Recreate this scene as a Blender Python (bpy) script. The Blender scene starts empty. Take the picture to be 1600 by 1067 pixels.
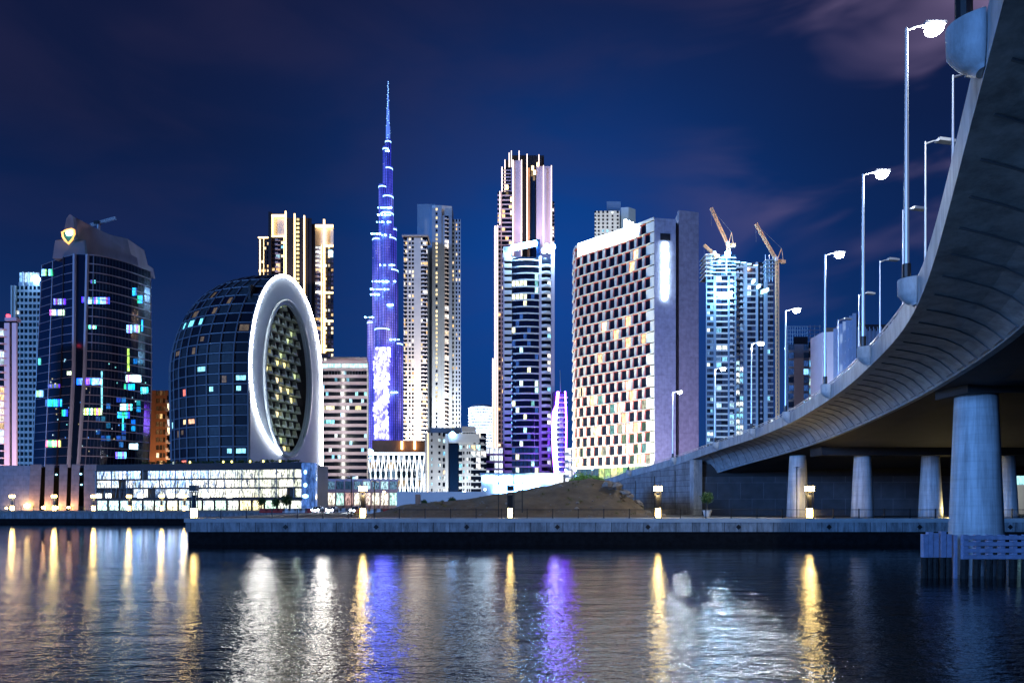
import bpy, math, random
from mathutils import Vector, Quaternion, noise
random.seed(7)
R = math.radians
SC = bpy.context.scene
COL = SC.collection
F = 1066.67            # focal length in photograph pixels (24 mm on 36 mm, 1600 px wide)
HZ = 787.0             # horizon row
CZ = 5.0               # eye height above the water

# ------------------------------------------------------------------ camera
cd = bpy.data.cameras.new('camera'); cam = bpy.data.objects.new('camera', cd); COL.objects.link(cam)
cam.location = (0, 0, CZ); cam.rotation_euler = (R(90), 0, 0)
cd.lens = 24; cd.sensor_width = 36; cd.shift_y = (HZ-533.5)/1600; cd.clip_start = 0.2; cd.clip_end = 12000
SC.camera = cam
SC.view_settings.view_transform = 'Standard'; SC.view_settings.look = 'None'
SC.view_settings.exposure = 0; SC.view_settings.gamma = 1
SC.cycles.max_bounces = 6; SC.cycles.diffuse_bounces = 2; SC.cycles.glossy_bounces = 4
SC.cycles.volume_bounces = 0; SC.cycles.sample_clamp_indirect = 6; SC.cycles.use_denoising = True
SC.cycles.caustics_reflective = False; SC.cycles.caustics_refractive = False

# ------------------------------------------------------------------ world (night sky over the city)
W = bpy.data.worlds.new('World'); SC.world = W; W.use_nodes = True
nt = W.node_tree; nt.nodes.clear()
def N(tree, t, **kw):
    n = tree.nodes.new(t)
    for k, v in kw.items():
        if k.startswith('i_'): n.inputs[k[2:].replace('_', ' ')].default_value = v
        else: setattr(n, k, v)
    return n
def ramp(tree, stops, fac=None, interp='LINEAR'):
    n = tree.nodes.new('ShaderNodeValToRGB'); cr = n.color_ramp; cr.interpolation = interp
    while len(cr.elements) < len(stops): cr.elements.new(0.5)
    for e, (p, c) in zip(cr.elements, stops): e.position = p; e.color = (*c, 1) if len(c) == 3 else c
    if fac is not None: tree.links.new(fac, n.inputs[0])
    return n.outputs[0]
def math_n(tree, op, a, b=None):
    n = tree.nodes.new('ShaderNodeMath'); n.operation = op
    for i, v in enumerate((a, b)):
        if v is None: continue
        if isinstance(v, (int, float)): n.inputs[i].default_value = v
        else: tree.links.new(v, n.inputs[i])
    return n.outputs[0]
def mix(tree, fac, a, b, mode='MIX'):
    n = tree.nodes.new('ShaderNodeMix'); n.data_type = 'RGBA'; n.blend_type = mode
    for s, v in ((n.inputs[0], fac), (n.inputs[6], a), (n.inputs[7], b)):
        if isinstance(v, (int, float)): s.default_value = v
        elif isinstance(v, tuple): s.default_value = (*v, 1)
        else: tree.links.new(v, s)
    return n.outputs[2]
tc = N(nt, 'ShaderNodeTexCoord'); sx = N(nt, 'ShaderNodeSeparateXYZ'); nt.links.new(tc.outputs['Generated'], sx.inputs[0])
el = sx.outputs['Z']
base = ramp(nt, [(0.0, (.012, .050, .185)), (0.14, (.006, .034, .145)), (0.30, (.0035, .018, .088)), (0.44, (.0042, .011, .050)), (0.60, (.007, .010, .042)), (1.0, (.005, .007, .03))], el)
# glow of the lit centre of the city, over azimuth 0..10 degrees
gx = math_n(nt, 'SUBTRACT', sx.outputs['X'], 0.06)
g1 = math_n(nt, 'MULTIPLY', math_n(nt, 'MULTIPLY', gx, gx), -14.0)
ge = math_n(nt, 'SUBTRACT', el, 0.30); g2 = math_n(nt, 'MULTIPLY', math_n(nt, 'MULTIPLY', ge, ge), -22.0)
gl = math_n(nt, 'EXPONENT', math_n(nt, 'ADD', g1, g2))
front = math_n(nt, 'GREATER_THAN', sx.outputs['Y'], 0.0)
gl = math_n(nt, 'MULTIPLY', math_n(nt, 'MULTIPLY', gl, front), 0.95)
sky = mix(nt, gl, base, (.004, .058, .30))
# long thin clouds picked out in violet by the street light
mp = N(nt, 'ShaderNodeMapping'); mp.inputs['Scale'].default_value = (1.6, 1.6, 4.6); mp.inputs['Rotation'].default_value = (0, R(-24), 0)
nt.links.new(tc.outputs['Generated'], mp.inputs[0])
nz = N(nt, 'ShaderNodeTexNoise', i_Scale=2.0, i_Detail=4.0, i_Roughness=0.5, i_Distortion=0.5); nt.links.new(mp.outputs[0], nz.inputs[0])
cl = ramp(nt, [(0.36, (0, 0, 0)), (0.62, (1, 1, 1))], nz.outputs[0], 'EASE')
ex = math_n(nt, 'SUBTRACT', sx.outputs['X'], 0.49); e1 = math_n(nt, 'MULTIPLY', math_n(nt, 'MULTIPLY', ex, ex), -40.0)
ez = math_n(nt, 'SUBTRACT', el, 0.47); e2 = math_n(nt, 'MULTIPLY', math_n(nt, 'MULTIPLY', ez, ez), -34.0)
em = math_n(nt, 'ADD', math_n(nt, 'EXPONENT', math_n(nt, 'ADD', e1, e2)), 0.0)
cf = math_n(nt, 'MULTIPLY', math_n(nt, 'MULTIPLY', cl, em), 1.0)
cf2 = math_n(nt, 'MULTIPLY', cl, math_n(nt, 'MULTIPLY', el, 0.34))
sky = mix(nt, cf2, sky, (.045, .034, .085))
sky = mix(nt, cf, sky, (.26, .19, .36))
sky = mix(nt, math_n(nt, 'GREATER_THAN', el, -.002), (.0005, .0008, .002), sky)
bg = N(nt, 'ShaderNodeBackground', i_Strength=1.0); nt.links.new(sky, bg.inputs[0])
wo = N(nt, 'ShaderNodeOutputWorld'); nt.links.new(bg.outputs[0], wo.inputs[0])

# ------------------------------------------------------------------ city glow as one low broad light from behind-left
sd = bpy.data.lights.new('city_glow_sun', 'SUN'); sd.energy = 2.7; sd.angle = R(10); sd.color = (.13, .37, 1.0)
so = bpy.data.objects.new('city_glow_sun', sd); COL.objects.link(so)
so.rotation_euler = Vector((0.76, 0.62, -0.12)).to_track_quat('-Z', 'Y').to_euler()

# ------------------------------------------------------------------ materials
def mat(name, col, rough=0.6, metal=0.0, var=0.0, vscale=3.0, bump=0.0, bscale=8.0, spec=0.5, emis=None, es=1.0, stretch=None, coords='Object'):
    m = bpy.data.materials.new(name); m.use_nodes = True; t = m.node_tree; b = t.nodes['Principled BSDF']
    b.inputs['Base Color'].default_value = (*col, 1); b.inputs['Roughness'].default_value = rough
    b.inputs['Metallic'].default_value = metal; b.inputs['Specular IOR Level'].default_value = spec
    if var or bump:
        c = N(t, 'ShaderNodeTexCoord'); mpp = N(t, 'ShaderNodeMapping'); t.links.new(c.outputs[coords], mpp.inputs[0])
        if stretch: mpp.inputs['Scale'].default_value = stretch
    if var:
        n = N(t, 'ShaderNodeTexNoise', i_Scale=vscale, i_Detail=6.0, i_Roughness=0.65); t.links.new(mpp.outputs[0], n.inputs[0])
        r = ramp(t, [(0.3, tuple(x*(1-var) for x in col)), (0.7, tuple(min(1, x*(1+var)) for x in col))], n.outputs[0])
        t.links.new(r, b.inputs['Base Color'])
    if bump:
        n2 = N(t, 'ShaderNodeTexNoise', i_Scale=bscale, i_Detail=5.0); t.links.new(mpp.outputs[0], n2.inputs[0])
        bn = N(t, 'ShaderNodeBump', i_Strength=bump, i_Distance=0.1); t.links.new(n2.outputs[0], bn.inputs['Height']); t.links.new(bn.outputs[0], b.inputs['Normal'])
    if emis:
        b.inputs['Emission Color'].default_value = (*emis, 1); b.inputs['Emission Strength'].default_value = es
        if es*max(emis) < 6: m.cycles.emission_sampling = 'NONE'
    return m
def brickmat(name, c1, c2, cm, bw, bh, mort, rough=0.7, stretch=(1, 1, 1), rot=(0, 0, 0), off=0.5):
    m = bpy.data.materials.new(name); m.use_nodes = True; t = m.node_tree; b = t.nodes['Principled BSDF']
    c = N(t, 'ShaderNodeTexCoord'); s = N(t, 'ShaderNodeSeparateXYZ'); t.links.new(c.outputs['Object'], s.inputs[0])
    ad = math_n(t, 'ADD', math_n(t, 'MULTIPLY', s.outputs[0], stretch[0]), math_n(t, 'MULTIPLY', s.outputs[1], stretch[1]))
    cb = N(t, 'ShaderNodeCombineXYZ'); t.links.new(ad, cb.inputs[0]); t.links.new(s.outputs[2], cb.inputs[1])
    br = N(t, 'ShaderNodeTexBrick', i_Scale=1.0); br.offset = off
    br.inputs['Color1'].default_value = (*c1, 1); br.inputs['Color2'].default_value = (*c2, 1); br.inputs['Mortar'].default_value = (*cm, 1)
    br.inputs['Brick Width'].default_value = bw; br.inputs['Row Height'].default_value = bh; br.inputs['Mortar Size'].default_value = mort
    t.links.new(cb.outputs[0], br.inputs[0])
    n = N(t, 'ShaderNodeTexNoise', i_Scale=0.7, i_Detail=6.0); t.links.new(c.outputs['Object'], n.inputs[0])
    v = ramp(t, [(0.3, (.75, .75, .75)), (0.7, (1.1, 1.1, 1.1))], n.outputs[0])
    t.links.new(mix(t, 1.0, br.outputs[0], v, 'MULTIPLY'), b.inputs['Base Color']); b.inputs['Roughness'].default_value = rough
    bn = N(t, 'ShaderNodeBump', i_Strength=0.5, i_Distance=0.05); t.links.new(br.outputs['Fac'], bn.inputs['Height']); bn.invert = True
    t.links.new(bn.outputs[0], b.inputs['Normal'])
    return m
def glassmat(name, col, nscale, namt, rough=0.12, spec=0.6):
    """window glass; faces whose 'glow' attribute is lit give off room light"""
    m = bpy.data.materials.new(name); m.use_nodes = True; t = m.node_tree; b = t.nodes['Principled BSDF']
    b.inputs['Base Color'].default_value = (*col, 1); b.inputs['Roughness'].default_value = rough; b.inputs['Specular IOR Level'].default_value = spec
    a = N(t, 'ShaderNodeAttribute'); a.attribute_name = 'glow'
    c = N(t, 'ShaderNodeTexCoord'); mpp = N(t, 'ShaderNodeMapping'); t.links.new(c.outputs['Object'], mpp.inputs[0]); mpp.inputs['Scale'].default_value = (1.6, 1.6, .6)
    n = N(t, 'ShaderNodeTexNoise', i_Scale=nscale, i_Detail=3.0, i_Roughness=0.7); t.links.new(mpp.outputs[0], n.inputs[0])
    r = ramp(t, [(0.38, (1-namt,)*3), (0.62, (1+namt,)*3)], n.outputs[0])
    # ramp colours clamp at 1 for display only, values above 1 pass
    t.links.new(mix(t, 1.0, a.outputs[0], r, 'MULTIPLY'), b.inputs['Emission Color']); b.inputs['Emission Strength'].default_value = 1.5
    m.cycles.emission_sampling = 'NONE'
    return m
M = {}
M['glass'] = glassmat('tower_glass', (.006, .009, .018), 0.8, 0.55)
M['glass_blue'] = glassmat('blue_glass', (.004, .014, .040), 0.5, 0.6, 0.1, 0.8)
M['glass_matt'] = glassmat('matt_dark_glass', (.004, .007, .016), 0.8, 0.5, .5, .15)
M['shop'] = glassmat('shop_glass', (.02, .03, .04), 1.3, 0.85); M['shop'].cycles.emission_sampling = 'AUTO'; M['shop'].node_tree.nodes['Principled BSDF'].inputs['Emission Strength'].default_value = 1.0
M['white'] = mat('white_cladding', (.72, .68, .66), 0.5, var=.08, vscale=.15)
M['cream'] = mat('cream_cladding', (.76, .69, .60), 0.55, var=.08, vscale=.12)
M['lav'] = mat('lavender_cladding', (.50, .40, .48), 0.5, var=.06, vscale=.1)
M['pinkw'] = mat('pinkish_white_cladding', (.70, .58, .62), .5, var=.06, vscale=.2)
M['grey'] = mat('grey_cladding', (.34, .33, .36), 0.5, var=.1, vscale=.2)
M['bluegrey'] = mat('blue_grey_cladding', (.28, .36, .46), 0.45, var=.1, vscale=.1)
M['dark'] = mat('dark_cladding', (.022, .022, .028), 0.6, spec=.2, var=.2, vscale=.3)
M['brown'] = mat('brown_stone', (.42, .21, .12), 0.7, var=.15, vscale=.5)
M['stone'] = mat('crown_stone', (.40, .41, .46), 0.6, var=.2, vscale=.25, stretch=(1, 1, .3))
M['rib'] = mat('rib_metal', (.11, .13, .17), 0.5)
M['line'] = mat('floor_line_metal', (.36, .38, .42), 0.35, metal=.3)
M['gold'] = mat('gold_light_line', (.8, .6, .3), 0.5, emis=(1, .68, .30), es=4.5)
M['pinkline'] = mat('pale_light_line', (.8, .7, .6), 0.5, emis=(1, .78, .66), es=2.2)
M['shieldo'] = mat('amber_outline_light', (.8, .4, .1), .5, emis=(1, .42, .10), es=2.2)
M['greenp'] = mat('green_emblem_panel', (.02, .1, .06), .4, emis=(.02, .16, .10), es=.6)
M['zig'] = mat('white_led_line', (.8, .8, .8), .5, emis=(.8, .92, 1), es=4.5); M['zig'].cycles.emission_sampling = 'NONE'
M['spirem'] = mat('self_glowing_spire_steel', (.3, .3, .35), .4, emis=(.10, .22, .95), es=.9)  # steel glows by itself, standing in for blue light falling on it
M['ring'] = mat('white_light_ring', (.9, .9, .85), 0.5, emis=(1, .96, .88), es=46.0)
M['floodw'] = mat('white_floodlight', (.9, .9, .9), 0.5, emis=(.20, .48, 1), es=38.0)
M['sign'] = mat('white_sign_light', (.9, .9, .9), 0.5, emis=(.62, .82, 1), es=26.0)
M['lamp'] = mat('street_lamp_light', (.9, .9, .9), 0.5, emis=(.95, .97, 1), es=70.0)
M['warm'] = mat('warm_lantern_light', (.9, .8, .6), 0.5, emis=(1, .68, .22), es=42.0)
M['red'] = mat('red_beacon', (.8, .05, .05), 0.5, emis=(1, .05, .08), es=5.0)
M['cool'] = mat('cool_light', (.8, .9, 1), 0.5, emis=(.35, .75, 1), es=3.5)
M['violet'] = mat('violet_light', (.4, .2, .9), 0.5, emis=(.20, .05, 1), es=50)
M['concrete'] = mat('bridge_concrete', (.40, .42, .44), 0.65, var=.14, vscale=.6, bump=.15, bscale=4)
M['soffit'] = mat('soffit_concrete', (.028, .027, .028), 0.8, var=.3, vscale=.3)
M['ribc'] = mat('groove_concrete', (.20, .20, .21), .8)
M['pier'] = mat('pier_concrete', (.50, .52, .54), 0.6, var=.16, vscale=.35, bump=.25, bscale=1.2, stretch=(.4, .4, 3))
def piermat(m):
    t = m.node_tree; b = t.nodes['Principled BSDF']; c = N(t, 'ShaderNodeTexCoord'); s_ = N(t, 'ShaderNodeSeparateXYZ'); t.links.new(c.outputs['Object'], s_.inputs[0])
    fr = math_n(t, 'FRACT', math_n(t, 'MULTIPLY', s_.outputs[2], 1.6)); ln = ramp(t, [(0, (.72,)*3), (.06, (1, 1, 1)), (.94, (1, 1, 1)), (1, (.8,)*3)], fr)
    mp_ = N(t, 'ShaderNodeMapping'); mp_.inputs['Scale'].default_value = (2.2, 2.2, .12); t.links.new(c.outputs['Object'], mp_.inputs[0])
    n = N(t, 'ShaderNodeTexNoise', i_Scale=1.3, i_Detail=7.0, i_Roughness=.7); t.links.new(mp_.outputs[0], n.inputs[0]); st = ramp(t, [(.35, (.55,)*3), (.6, (1, 1, 1))], n.outputs[0])
    old = b.inputs['Base Color'].links[0].from_socket
    t.links.new(mix(t, 1.0, mix(t, .6, old, ln, 'MULTIPLY'), st, 'MULTIPLY'), b.inputs['Base Color'])
piermat(M['pier']); piermat_concrete = M['concrete']
def stain(m, sc=(.9, .9, .25), lo=.55):
    t = m.node_tree; b = t.nodes['Principled BSDF']; c = N(t, 'ShaderNodeTexCoord'); mp_ = N(t, 'ShaderNodeMapping'); mp_.inputs['Scale'].default_value = sc; t.links.new(c.outputs['Object'], mp_.inputs[0])
    n = N(t, 'ShaderNodeTexNoise', i_Scale=1.1, i_Detail=8.0, i_Roughness=.75); t.links.new(mp_.outputs[0], n.inputs[0]); st = ramp(t, [(.36, (lo,)*3), (.6, (1, 1, 1))], n.outputs[0])
    old = b.inputs['Base Color'].links[0].from_socket; t.links.new(mix(t, 1.0, old, st, 'MULTIPLY'), b.inputs['Base Color'])
stain(M['concrete'])
M['steel'] = mat('galvanised_steel', (.55, .57, .60), 0.35, metal=.6)
M['black'] = mat('black_metal', (.012, .012, .014), 0.45)
M['crane'] = mat('crane_paint', (.85, .50, .26), 0.5)
M['asphalt'] = mat('asphalt', (.05, .05, .052), 0.85, var=.2, vscale=.4)
M['paving'] = mat('paving', (.20, .19, .18), 0.7, var=.15, vscale=1.2)
M['quaywet'] = mat('wet_quay_concrete', (.008, .008, .009), 0.9, spec=.08, var=.5, vscale=1.5, bump=.5, bscale=3)
M['fender'] = mat('blue_painted_timber', (.24, .27, .40), 0.55, var=.25, vscale=2, bump=.3, bscale=5)
M['barn'] = mat('barnacled_pile', (.010, .010, .010), 0.8, var=.8, vscale=5, bump=1.0, bscale=8)
M['leaf'] = mat('leaf_green', (.05, .11, .025), 0.6, var=.5, vscale=2)
M['leafb'] = mat('bright_leaf_green', (.16, .36, .05), 0.6, var=.4, vscale=2)
M['bark'] = mat('bark', (.06, .045, .03), 0.85, var=.3, vscale=8)
M['pot'] = mat('white_planter', (.62, .62, .6), 0.6, var=.08, vscale=3)
M['redpl'] = mat('red_plastic', (.5, .03, .02), 0.5)
M['whitepl'] = mat('white_plastic', (.7, .7, .7), 0.5)
M['orange'] = mat('orange_red_trim', (.62, .10, .06), 0.5)
M['wallblock'] = brickmat('retaining_block_wall', (.30, .31, .33), (.25, .26, .28), (.05, .05, .06), 4.2, 1.05, .035, stretch=(.5, 1, 1))
M['abut'] = brickmat('abutment_panels', (.06, .063, .07), (.05, .053, .06), (.13, .135, .15), 3.6, 2.9, .03)
M['quay'] = brickmat('quay_panels', (.32, .35, .38), (.25, .28, .31), (.03, .03, .035), 2.0, 6.0, .035, off=0.0)
M['granite'] = brickmat('granite_fins', (.40, .27, .24), (.37, .25, .22), (.18, .13, .12), 3.0, 1.5, .03)
M['granite2'] = brickmat('granite_wall', (.36, .32, .36), (.33, .30, .34), (.2, .18, .2), 3.0, 1.5, .03)
M['slabA'] = brickmat('lavender_panels', (.42, .42, .50), (.38, .38, .47), (.26, .26, .33), 2.4, 7.0, .04)
M['slabB'] = brickmat('pink_panels', (.42, .37, .42), (.38, .34, .39), (.26, .23, .27), 2.4, 7.0, .04)
M['honey'] = mat('honeycomb_panel', (.78, .76, .64), 0.5, var=.08, vscale=.5)
M['sand'] = mat('sand', (.20, .135, .075), 0.95, var=.22, vscale=.35, bump=.9, bscale=.9)
M['rock'] = mat('rubble', (.25, .21, .17), 0.9, var=.3, vscale=1.5, bump=.8, bscale=2)
M['carp'] = mat('silver_car_paint', (.35, .36, .38), 0.25, metal=.5)
M['tyre'] = mat('tyre_rubber', (.015, .015, .015), 0.8)

stain(M['quay'], (1.5, 1.5, .3), .35); stain(M['wallblock'], (.6, .6, .15), .5); stain(M['sand'], (.3, .3, .9), .7)
def burjmat():
    m = bpy.data.materials.new('led_facade'); m.use_nodes = True; t = m.node_tree; b = t.nodes['Principled BSDF']
    b.inputs['Base Color'].default_value = (.08, .08, .16, 1); b.inputs['Roughness'].default_value = .3
    c = N(t, 'ShaderNodeTexCoord'); s = N(t, 'ShaderNodeSeparateXYZ'); t.links.new(c.outputs['Object'], s.inputs[0])
    # one LED strip per window fin, one dark line per floor
    a = math_n(t, 'SINE', math_n(t, 'MULTIPLY', s.outputs[0], 1.9)); a = math_n(t, 'ADD', math_n(t, 'MULTIPLY', a, .42), .62)
    f = math_n(t, 'SINE', math_n(t, 'MULTIPLY', s.outputs[2], 1.2)); f = math_n(t, 'ADD', math_n(t, 'MULTIPLY', f, .16), .84)
    mpp = N(t, 'ShaderNodeMapping'); mpp.inputs['Scale'].default_value = (1.5, 1.5, .28); t.links.new(c.outputs['Object'], mpp.inputs[0])
    n = N(t, 'ShaderNodeTexNoise', i_Scale=.035, i_Detail=5.0, i_Roughness=.65); t.links.new(mpp.outputs[0], n.inputs[0])
    col = ramp(t, [(.34, (.02, .03, .26)), (.46, (.09, .08, .55)), (.56, (.22, .18, .80)), (.68, (.60, .52, 1.1))], n.outputs[0])
    zz = ramp(t, [(0, (1, 1, 1)), (.45, (.9, .9, 1)), (.66, (.34, .45, .9)), (1, (.15, .3, .8))], math_n(t, 'DIVIDE', s.outputs[2], 830.0))
    n2 = N(t, 'ShaderNodeTexVoronoi', i_Scale=.22); t.links.new(c.outputs['Object'], n2.inputs[0])
    sp = ramp(t, [(.06, (1.4, 1.6, 2.0)), (.16, (0, 0, 0))], n2.outputs['Distance'])
    n3 = N(t, 'ShaderNodeTexNoise', i_Scale=.012, i_Detail=2.0); t.links.new(c.outputs['Object'], n3.inputs[0])
    sp = mix(t, 1.0, sp, ramp(t, [(.48, (0, 0, 0)), (.6, (1, 1, 1))], n3.outputs[0]), 'MULTIPLY')
    e = mix(t, 1.0, mix(t, 1.0, col, zz, 'MULTIPLY'), sp, 'ADD')
    cb = N(t, 'ShaderNodeVectorMath', operation='SCALE'); t.links.new(e, cb.inputs[0]); t.links.new(math_n(t, 'MULTIPLY', a, f), cb.inputs['Scale'])
    t.links.new(cb.outputs[0], b.inputs['Emission Color']); b.inputs['Emission Strength'].default_value = 1.35
    m.cycles.emission_sampling = 'NONE'
    return m
M['burj'] = burjmat()
def ledshow():
    m = bpy.data.materials.new('led_display'); m.use_nodes = True; t = m.node_tree; b = t.nodes['Principled BSDF']
    b.inputs['Base Color'].default_value = (.1, .1, .2, 1)
    c = N(t, 'ShaderNodeTexCoord'); n = N(t, 'ShaderNodeTexNoise', i_Scale=.10, i_Detail=5.0, i_Roughness=.7)
    mpp = N(t, 'ShaderNodeMapping'); mpp.inputs['Scale'].default_value = (1.6, .1, .8); t.links.new(c.outputs['Object'], mpp.inputs[0]); t.links.new(mpp.outputs[0], n.inputs[0])
    t.links.new(ramp(t, [(.36, (.01, .01, .12)), (.46, (.035, .03, .35)), (.58, (.13, .15, 1.0))], n.outputs[0]), b.inputs['Emission Color'])
    b.inputs['Emission Strength'].default_value = 18.0; m.cycles.emission_sampling = 'NONE'
    return m
M['led'] = ledshow()
def watermat():
    m = bpy.data.materials.new('dark_water'); m.use_nodes = True; t = m.node_tree; b = t.nodes['Principled BSDF']
    b.inputs['Base Color'].default_value = (.003, .006, .012, 1); b.inputs['Roughness'].default_value = .02
    b.inputs['IOR'].default_value = 1.35
    c = N(t, 'ShaderNodeTexCoord'); s = N(t, 'ShaderNodeSeparateXYZ'); t.links.new(c.outputs['Object'], s.inputs[0])
    def nz(sc, stretch, det):
        mp_ = N(t, 'ShaderNodeMapping'); mp_.inputs['Scale'].default_value = stretch; t.links.new(c.outputs['Object'], mp_.inputs[0])
        n = N(t, 'ShaderNodeTexNoise', i_Scale=sc, i_Detail=det, i_Roughness=.6); t.links.new(mp_.outputs[0], n.inputs[0]); return n.outputs[0]
    h = math_n(t, 'ADD', math_n(t, 'MULTIPLY', nz(1.0, (.45, 1.0, 1), 3.0), .22), math_n(t, 'MULTIPLY', nz(4.2, (.6, 1.1, 1), 3.0), .10))
    h = math_n(t, 'ADD', h, math_n(t, 'MULTIPLY', nz(.16, (.5, 1, 1), 2.0), .5))
    bn = N(t, 'ShaderNodeBump', i_Distance=1.0); t.links.new(h, bn.inputs['Height'])
    # the wind dies in the lee of the quay: calmer water near the far bank
    st = ramp(t, [(0.0, (.44,)*3), (.30, (.33,)*3), (.6, (.17,)*3), (1, (.10,)*3)], math_n(t, 'DIVIDE', s.outputs[1], 95.0))
    t.links.new(st, bn.inputs['Strength']); t.links.new(bn.outputs[0], b.inputs['Normal'])
    return m
M['water'] = watermat()

# ------------------------------------------------------------------ helpers
def P(px, Y): return ((px-800)/F*Y, Y)
def Z(py, Y): return CZ+(HZ-py)/F*Y
def pxof(x, y): return 800+F*x/y
LOC = {}
class MB:
    def __init__(s): s.v = []; s.f = []; s.g = []; s.m = []
    def quad(s, a, b, c, d, g=(0, 0, 0), m=0):
        i = len(s.v); s.v += [a, b, c, d]; s.f.append((i, i+1, i+2, i+3)); s.g.append(g); s.m.append(m)
    def face(s, pts, g=(0, 0, 0), m=0):
        i = len(s.v); s.v += list(pts); s.f.append(tuple(range(i, i+len(pts)))); s.g.append(g); s.m.append(m)
    def hexa(s, lo, hi, g=(0, 0, 0), m=0):
        n = len(lo); i = len(s.v); s.v += list(lo)+list(hi)
        s.f.append(tuple(i+k for k in reversed(range(n)))); s.f.append(tuple(i+n+k for k in range(n)))
        for k in range(n):
            k2 = (k+1) % n; s.f.append((i+k, i+k2, i+n+k2, i+n+k))
        s.g += [g]*(n+2); s.m += [m]*(n+2)
    def prism(s, poly, z0, z1, g=(0, 0, 0), m=0): s.hexa([(x, y, z0) for x, y in poly], [(x, y, z1) for x, y in poly], g, m)
    def box(s, x0, x1, y0, y1, z0, z1, g=(0, 0, 0), m=0): s.prism([(x0, y0), (x1, y0), (x1, y1), (x0, y1)], z0, z1, g, m)
    def wbox(s, A, B, u0, u1, z0, z1, d0, d1, g=(0, 0, 0), m=0):
        dx, dy = B[0]-A[0], B[1]-A[1]; L = math.hypot(dx, dy); tx, ty = dx/L, dy/L; nx, ny = ty, -tx
        q = lambda u, d: (A[0]+tx*u+nx*d, A[1]+ty*u+ny*d)
        s.prism([q(u0, d1), q(u1, d1), q(u1, d0), q(u0, d0)], z0, z1, g, m)
    def tube(s, pts, r, n=6, r2=None, g=(0, 0, 0), m=0, closed=False):
        pts = [Vector(p) for p in pts]; k = len(pts); i0 = len(s.v)
        for j, p in enumerate(pts):
            if closed: t = pts[(j+1) % k]-pts[j-1]
            else: t = pts[min(j+1, k-1)]-pts[max(j-1, 0)]
            t.normalize(); a = Vector((0, 0, 1)) if abs(t.z) < .9 else Vector((1, 0, 0))
            u = t.cross(a).normalized(); w = u.cross(t)
            rr = r if r2 is None else r+(r2-r)*j/(k-1)
            for q in range(n):
                an = 2*math.pi*(q+.5)/n; s.v.append(tuple(p+u*math.cos(an)*rr+w*math.sin(an)*rr))
        for j in range(k if closed else k-1):
            for q in range(n):
                a, b2 = i0+j*n+q, i0+j*n+(q+1) % n; jj = (j+1) % k; c, d = i0+jj*n+(q+1) % n, i0+jj*n+q
                s.f.append((a, b2, c, d)); s.g.append(g); s.m.append(m)
        if not closed:
            s.f.append(tuple(i0+q for q in reversed(range(n)))); s.f.append(tuple(i0+(k-1)*n+q for q in range(n))); s.g += [g, g]; s.m += [m, m]
    def lathe(s, c, prof, n=16, g=(0, 0, 0), m=0):
        i0 = len(s.v); k = len(prof)
        for r, z in prof:
            for q in range(n):
                an = 2*math.pi*q/n; s.v.append((c[0]+r*math.cos(an), c[1]+r*math.sin(an), c[2]+z))
        for j in range(k-1):
            for q in range(n):
                s.f.append((i0+j*n+q, i0+j*n+(q+1) % n, i0+(j+1)*n+(q+1) % n, i0+(j+1)*n+q)); s.g.append(g); s.m.append(m)
        s.f.append(tuple(i0+q for q in reversed(range(n)))); s.f.append(tuple(i0+(k-1)*n+q for q in range(n))); s.g += [g, g]; s.m += [m, m]
    def ribbon(s, pts, z0, z1, d0, d1, g=(0, 0, 0), m=0):
        """band along a plan polyline, outward side is to the right of travel"""
        n = len(pts); nor = []
        for i in range(n):
            a = pts[max(i-1, 0)]; b = pts[min(i+1, n-1)]; dx, dy = b[0]-a[0], b[1]-a[1]; L = math.hypot(dx, dy) or 1; nor.append((dy/L, -dx/L))
        zf0 = z0 if callable(z0) else (lambda i: z0); zf1 = z1 if callable(z1) else (lambda i: z1)
        i0 = len(s.v)
        for i, (p, q) in enumerate(zip(pts, nor)):
            for d, z in ((d0, zf0(i)), (d1, zf0(i)), (d1, zf1(i)), (d0, zf1(i))): s.v.append((p[0]+q[0]*d, p[1]+q[1]*d, z))
        for i in range(n-1):
            for k in range(4):
                a, b = i0+4*i+k, i0+4*i+(k+1) % 4; s.f.append((a, a+4, b+4, b)); s.g.append(g); s.m.append(m)
        s.f.append((i0, i0+1, i0+2, i0+3)); e = i0+4*(n-1); s.f.append((e+3, e+2, e+1, e)); s.g += [g, g]; s.m += [m, m]
    def build(s, name, material, parent=None, smooth=False, kind=None, loc=None):
        if not s.f: return None
        o_ = LOC.get(parent.name, (0, 0, 0)) if parent else (loc or (0, 0, 0))
        me = bpy.data.meshes.new(name); me.from_pydata([(x-o_[0], y-o_[1], z-o_[2]) for x, y, z in s.v], [], s.f)
        for mt in (material if isinstance(material, list) else [material]): me.materials.append(mt)
        at = me.attributes.new('glow', 'FLOAT_COLOR', 'FACE'); at.data.foreach_set('color', [c for g in s.g for c in (*g, 1)])
        me.polygons.foreach_set('material_index', s.m)
        if smooth: me.polygons.foreach_set('use_smooth', [True]*len(s.f))
        me.update()
        ob = bpy.data.objects.new(name, me); COL.objects.link(ob)
        if parent: ob.parent = parent; LOC[ob.name] = o_
        elif loc: ob.location = loc; LOC[ob.name] = loc
        if kind: ob['kind'] = kind
        return ob
def tag(o, label, cat, group=None):
    o['label'] = label; o['category'] = cat
    if group: o['group'] = group
    return o
def thing(name, label, cat, loc, group=None):
    e = bpy.data.objects.new(name, None); COL.objects.link(e); e.location = loc; e.empty_display_size = 1
    LOC[e.name] = loc; return tag(e, label, cat, group)
def dup(o, parent=None):
    c = o.copy(); COL.objects.link(c)
    if parent: c.parent = parent
    for ch in list(o.children): dup(ch, c)
    return c
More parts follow.
